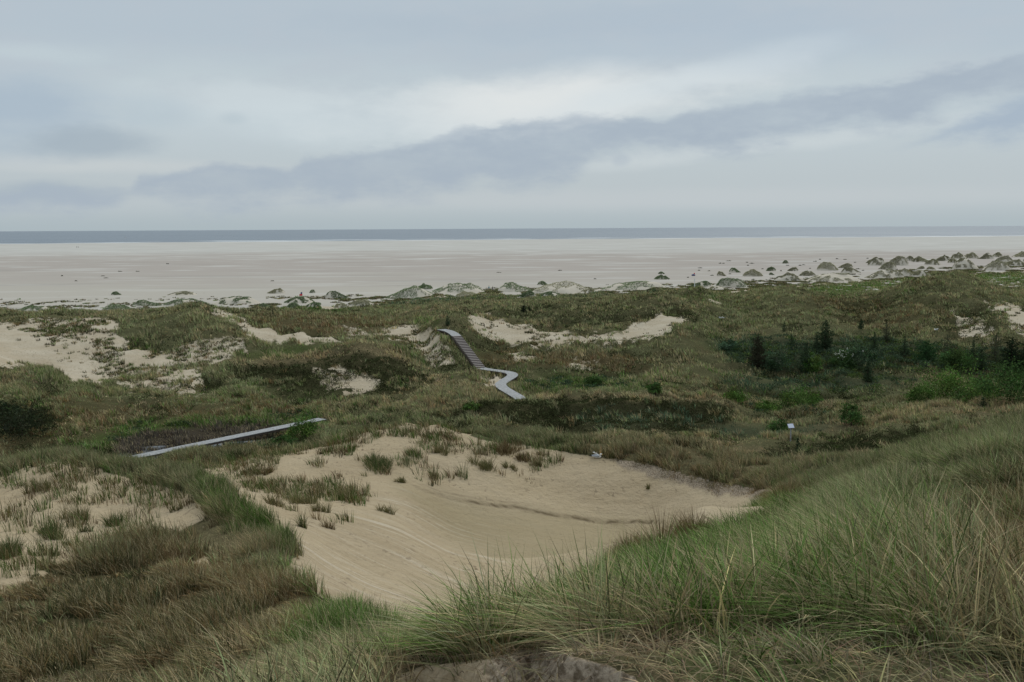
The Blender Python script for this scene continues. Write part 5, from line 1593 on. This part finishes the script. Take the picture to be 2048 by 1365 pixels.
HUM += [(1844, 532, 538, 16, 'small dark dome on the pale strip, left of two near the dune edge', .9, 0), (1865, 533, 539, 18, 'small dark dome on the pale strip, right of two near the dune edge', .9, 0), (1825, 536, 553, 50, 'ragged low hummock touching the dune edge at right', .6, 0), (1850, 541, 553, 40, 'thin pale hummock on the dune edge', .5, 0)]
for k, (px, pt, pb, w, lab, cov, gr) in enumerate(HUM):
    hummock(px, pt, pb, w, lab, k, cov, bool(gr))
# single plants on the open beach
rng = np.random.default_rng(5)
spots = [(1400, 536), (1398, 541), (1424, 551), (1440, 527), (1447, 527), (1457, 522), (1494, 525), (1496, 531), (1504, 527), (1525, 538), (1562, 542), (1600, 531), (1607, 530), (1630, 523), (1710, 525), (1690, 519), (1735, 517), (1800, 545), (1820, 547),
         (1822, 541), (1880, 537), (1892, 536), (1901, 536), (1912, 537), (1926, 533), (1716, 538), (1726, 541), (1640, 519), (1674, 518), (1540, 560), (1533, 560), (1418, 542), (1460, 548), (1376, 555), (1620, 537), (1575, 531), (998, 545), (1190, 558), (1120, 541), (545, 562), (240, 543), (212, 556), (206, 552), (335, 528), (275, 543), (152, 562), (124, 552)]
for k, (px, py) in enumerate(spots):
    hz = 457 - (px - 1024) * .0054
    y = min(ZC * F / (py - hz), 1500); x, y, z = unproj(px, py, y)
    if y < 560 and ground(x, y) > .2: continue
    n_ = 60; w = (.5 + 1.2 * rng.random()) * y / 600
    th = rng.random(n_) * TAU; rr = np.sqrt(rng.random(n_)) * w
    V, F4, F3, C = blades(np.stack([np.cos(th) * rr, np.sin(th) * rr * .6, np.zeros(n_) - .03], 1), (.35 + .5 * rng.random(n_)) * (1.2 - rr / w) * y / 500, np.full(n_, .0008 * y), np.cos(th) * .5, np.sin(th) * .4, rng.random(n_) * TAU, np.array([[.07, .08, .045]]) * (.6 + .8 * rng.random((n_, 1))), 1, 1.1)
    o = link('grass_clump', np_mesh('grass_clump', V, F4, F3, C, MAT_PLANT)); o.location = (x, y, 0)
    tag(o, 'tiny dark plant clump dotting the open beach sand, one of many' , 'grass clump', 'plant clumps dotting the open beach')

ZEN, SUNE, EXPO = 1.75, 1.5, 0.0
# ------------------------------------------------------------------ sky and light
world = bpy.data.worlds.new('World'); SC.world = world; world.use_nodes = True
nt = world.node_tree
for nd in list(nt.nodes): nt.nodes.remove(nd)
N = NT(nt)
out = N.n('ShaderNodeOutputWorld'); bg = N.n('ShaderNodeBackground'); N.link(bg.outputs[0], out.inputs[0])
SUN_EL, SUN_AZ = math.radians(48), math.radians(25)
sky = N.n('ShaderNodeTexSky', sky_type='NISHITA'); sky.sun_disc = False; sky.sun_elevation = SUN_EL; sky.sun_rotation = SUN_AZ
gen = N.n('ShaderNodeTexCoord').outputs['Generated']
sx = N.n('ShaderNodeSeparateXYZ'); N.link(gen, sx.inputs[0])
az = N.math('ARCTAN2', sx.outputs[0], sx.outputs[1])
el = N.math('ARCSINE', sx.outputs[2])


def pa(px): return math.atan((px - 1024) / F)
def pe(py, px=1024): return math.atan((457 - py) / F * math.cos(pa(px)))
def lin(r, g, b): return tuple(((c / 255 + .055) / 1.055) ** 2.4 if c > 10 else c / 3294 for c in (r, g, b)) + (1,)


cv = N.n('ShaderNodeCombineXYZ'); N.link(N.math('MULTIPLY', az, 1.0), cv.inputs[0]); N.link(N.math('MULTIPLY', el, 2.6), cv.inputs[1])
cvec = cv.outputs[0]
nzA = N.noise(cvec, 9, 6, .58); nzB = N.noise(cvec, 4, 5, .5); nzC = N.noise(cvec, 26, 5, .6)
AZ0, AZ1 = pa(-300), pa(2350)
azn = N.mr(az, AZ0, AZ1, 0, 1, False)


def curve(pts, lo, hi):
    """photo-direction polyline as a function of azimuth -> elevation"""
    cr_ = N.n('ShaderNodeValToRGB'); e = cr_.color_ramp.elements
    cr_.color_ramp.interpolation = 'LINEAR'
    while len(e) > 1: e.remove(e[-1])
    for k, (px, py) in enumerate(pts):
        p = (pa(px) - AZ0) / (AZ1 - AZ0); v = (pe(py, px) - lo) / (hi - lo)
        if k == 0: e[0].position = p; el_ = e[0]
        else: el_ = e.new(p)
        el_.color = (v, v, v, 1)
    N.link(azn, cr_.inputs[0])
    sp_ = N.n('ShaderNodeSeparateColor'); N.link(cr_.outputs[0], sp_.inputs[0])
    return N.math('MULTIPLY_ADD', sp_.outputs[0], hi - lo, lo)


LO, HI = 0.0, .30
# base: horizon haze -> pale -> grey-blue stratus aloft
c_hor = lin(171, 184, 190); c_low = lin(185, 195, 200); c_mid = lin(191, 203, 209); c_top = lin(181, 194, 204)
col = N.mix(N.mr(el, pe(457), pe(400)), c_hor, c_low)
col = N.mix(N.mr(el, pe(380), pe(240)), col, c_mid)
eln = N.math('ADD', el, N.math('MULTIPLY', N.math('SUBTRACT', nzB, .5), .10))
col = N.mix(N.mr(eln, pe(210), pe(90)), col, c_top)
col = N.mix(N.math('MULTIPLY', N.mr(nzA, .42, .66), N.mr(el, pe(330), pe(150), 0, .4)), col, lin(185, 194, 203))


def blob(cx, cy, rx, ry, k, c, n=.5, rot=0.0):
    dx = N.math('DIVIDE', N.math('SUBTRACT', az, pa(cx)), rx / F); dy = N.math('DIVIDE', N.math('SUBTRACT', N.math('ADD', el, N.math('MULTIPLY', az, rot)), pe(cy, cx) + pa(cx) * rot), ry / F)
    r = N.math('SQRT', N.math('ADD', N.math('MULTIPLY', dx, dx), N.math('MULTIPLY', dy, dy)))
    r = N.math('ADD', r, N.math('MULTIPLY', N.math('SUBTRACT', nzA, .5), 2.6 * n))
    global col
    col = N.mix(N.mr(r, 1.25, .2, 0, k), col, c)


blob(1080, 215, 420, 66, .95, lin(224, 228, 228), .6, -.08)
blob(560, 205, 300, 40, .5, lin(208, 217, 221), .8)
blob(250, 330, 330, 18, .45, lin(204, 209, 210), .6)
blob(1500, 300, 420, 20, .5, lin(206, 214, 217), .7, -.1)
blob(1330, 180, 330, 36, .7, lin(212, 221, 225), .55, -.22)
blob(700, 250, 330, 60, .5, lin(205, 216, 221), .7)
blob(60, 110, 160, 22, .55, lin(196, 209, 214), .6)
blob(30, 215, 190, 85, .75, lin(165, 182, 198), .6)
blob(210, 285, 130, 34, .85, lin(165, 179, 190), .7)
blob(100, 380, 150, 22, .8, lin(165, 179, 190), .5)
blob(1200, 60, 600, 40, .4, lin(172, 186, 199), .8)
blob(330, 225, 90, 40, .4, lin(176, 192, 203), .8)
blob(480, 240, 30, 14, .4, lin(178, 193, 202), .8)
blob(1500, 90, 420, 70, .35, lin(174, 190, 205), .6)
blob(1240, 325, 18, 12, .45, lin(172, 184, 196), .8)
blob(1350, 400, 900, 24, .35, lin(195, 201, 205), .4)

# the long dark roll of cloud
top = curve([(-250, 385), (0, 372), (90, 361), (220, 373), (268, 372), (290, 346), (350, 338), (450, 321), (540, 323), (585, 336), (620, 312), (760, 300), (880, 277), (930, 258), (1020, 245), (1160, 238), (1260, 234), (1330, 240),
             (1380, 225), (1500, 212), (1600, 196), (1700, 180), (1800, 166), (1860, 142), (1930, 138), (1990, 122), (2300, 112)], LO, HI)
bot = curve([(-250, 402), (0, 396), (120, 400), (240, 388), (275, 366), (330, 372), (390, 400), (480, 394), (600, 372), (680, 380), (820, 366), (900, 366), (960, 346), (1010, 362), (1090, 354), (1150, 332), (1190, 300),
             (1300, 292), (1480, 284), (1560, 262), (1700, 245), (1800, 240), (1900, 205), (2048, 195), (2300, 185)], LO, HI)
e1 = N.math('ADD', el, N.math('ADD', N.math('MULTIPLY', N.math('SUBTRACT', nzC, .5), .024), N.math('MULTIPLY', N.math('SUBTRACT', nzA, .5), .022)))
e2 = N.math('ADD', el, N.math('ADD', N.math('MULTIPLY', N.math('SUBTRACT', nzC, .5), .03), N.math('MULTIPLY', N.math('SUBTRACT', nzA, .5), .04)))
du = N.math('SUBTRACT', top, e1); db = N.math('SUBTRACT', e2, bot)
band = N.math('MULTIPLY', N.mr(du, -.003, .009), N.mr(db, -.022, .008))
col = N.mix(N.math('MULTIPLY', band, N.math('MULTIPLY', N.mr(nzA, .30, .58, .66, 1.0), N.mr(nzC, .3, .6, .85, 1.0))), col, lin(167, 180, 193))
# second roll low on the right
top2 = curve([(-250, 330), (1650, 330), (1760, 306), (1850, 268), (1930, 240), (1990, 215), (2048, 204), (2300, 190)], LO - .05, HI)
bot2 = curve([(-250, 300), (1650, 300), (1760, 298), (1800, 296), (1950, 288), (2048, 282), (2300, 290)], LO - .05, HI)
b2 = N.math('MULTIPLY', N.mr(N.math('SUBTRACT', top2, e1), -.003, .012), N.mr(N.math('SUBTRACT', e2, bot2), -.010, .016))
col = N.mix(N.math('MULTIPLY', b2, .85), col, lin(162, 178, 195))
# overcast sky brightens towards the zenith
zen = N.mr(el, .24, 1.1, 1.0, ZEN)
col = N.mix(N.mr(el, .24, .8), col, N.mix(1.0, col, (1.03, 1.0, .93, 1), 'MULTIPLY'))
cz = N.n('ShaderNodeVectorMath', operation='SCALE'); N.link(col, cz.inputs[0]); N.link(zen, cz.inputs['Scale'])
skys = N.n('ShaderNodeVectorMath', operation='SCALE'); N.link(sky.outputs[0], skys.inputs[0]); skys.inputs['Scale'].default_value = .1
fin = N.mix(.975, skys.outputs[0], cz.outputs[0])
N.link(fin, bg.inputs[0]); bg.inputs[1].default_value = 1.0

sd = bpy.data.lights.new('sun', 'SUN'); sd.energy = SUNE; sd.angle = math.radians(16); sd.color = (1.0, .94, .84)
so = bpy.data.objects.new('sun', sd); COL.objects.link(so)
so.rotation_euler = (math.radians(90) - SUN_EL, 0, math.pi - SUN_AZ)
so.location = (0, 0, 60)

# ------------------------------------------------------------------ render settings
SC.view_settings.view_transform = 'Standard'; SC.view_settings.look = 'None'
SC.view_settings.exposure = EXPO; SC.view_settings.gamma = 1.0
SC.render.engine = 'CYCLES'
SC.cycles.max_bounces = 4; SC.cycles.diffuse_bounces = 3; SC.cycles.glossy_bounces = 2; SC.cycles.transmission_bounces = 2; SC.cycles.transparent_max_bounces = 4
SC.cycles.use_denoising = True
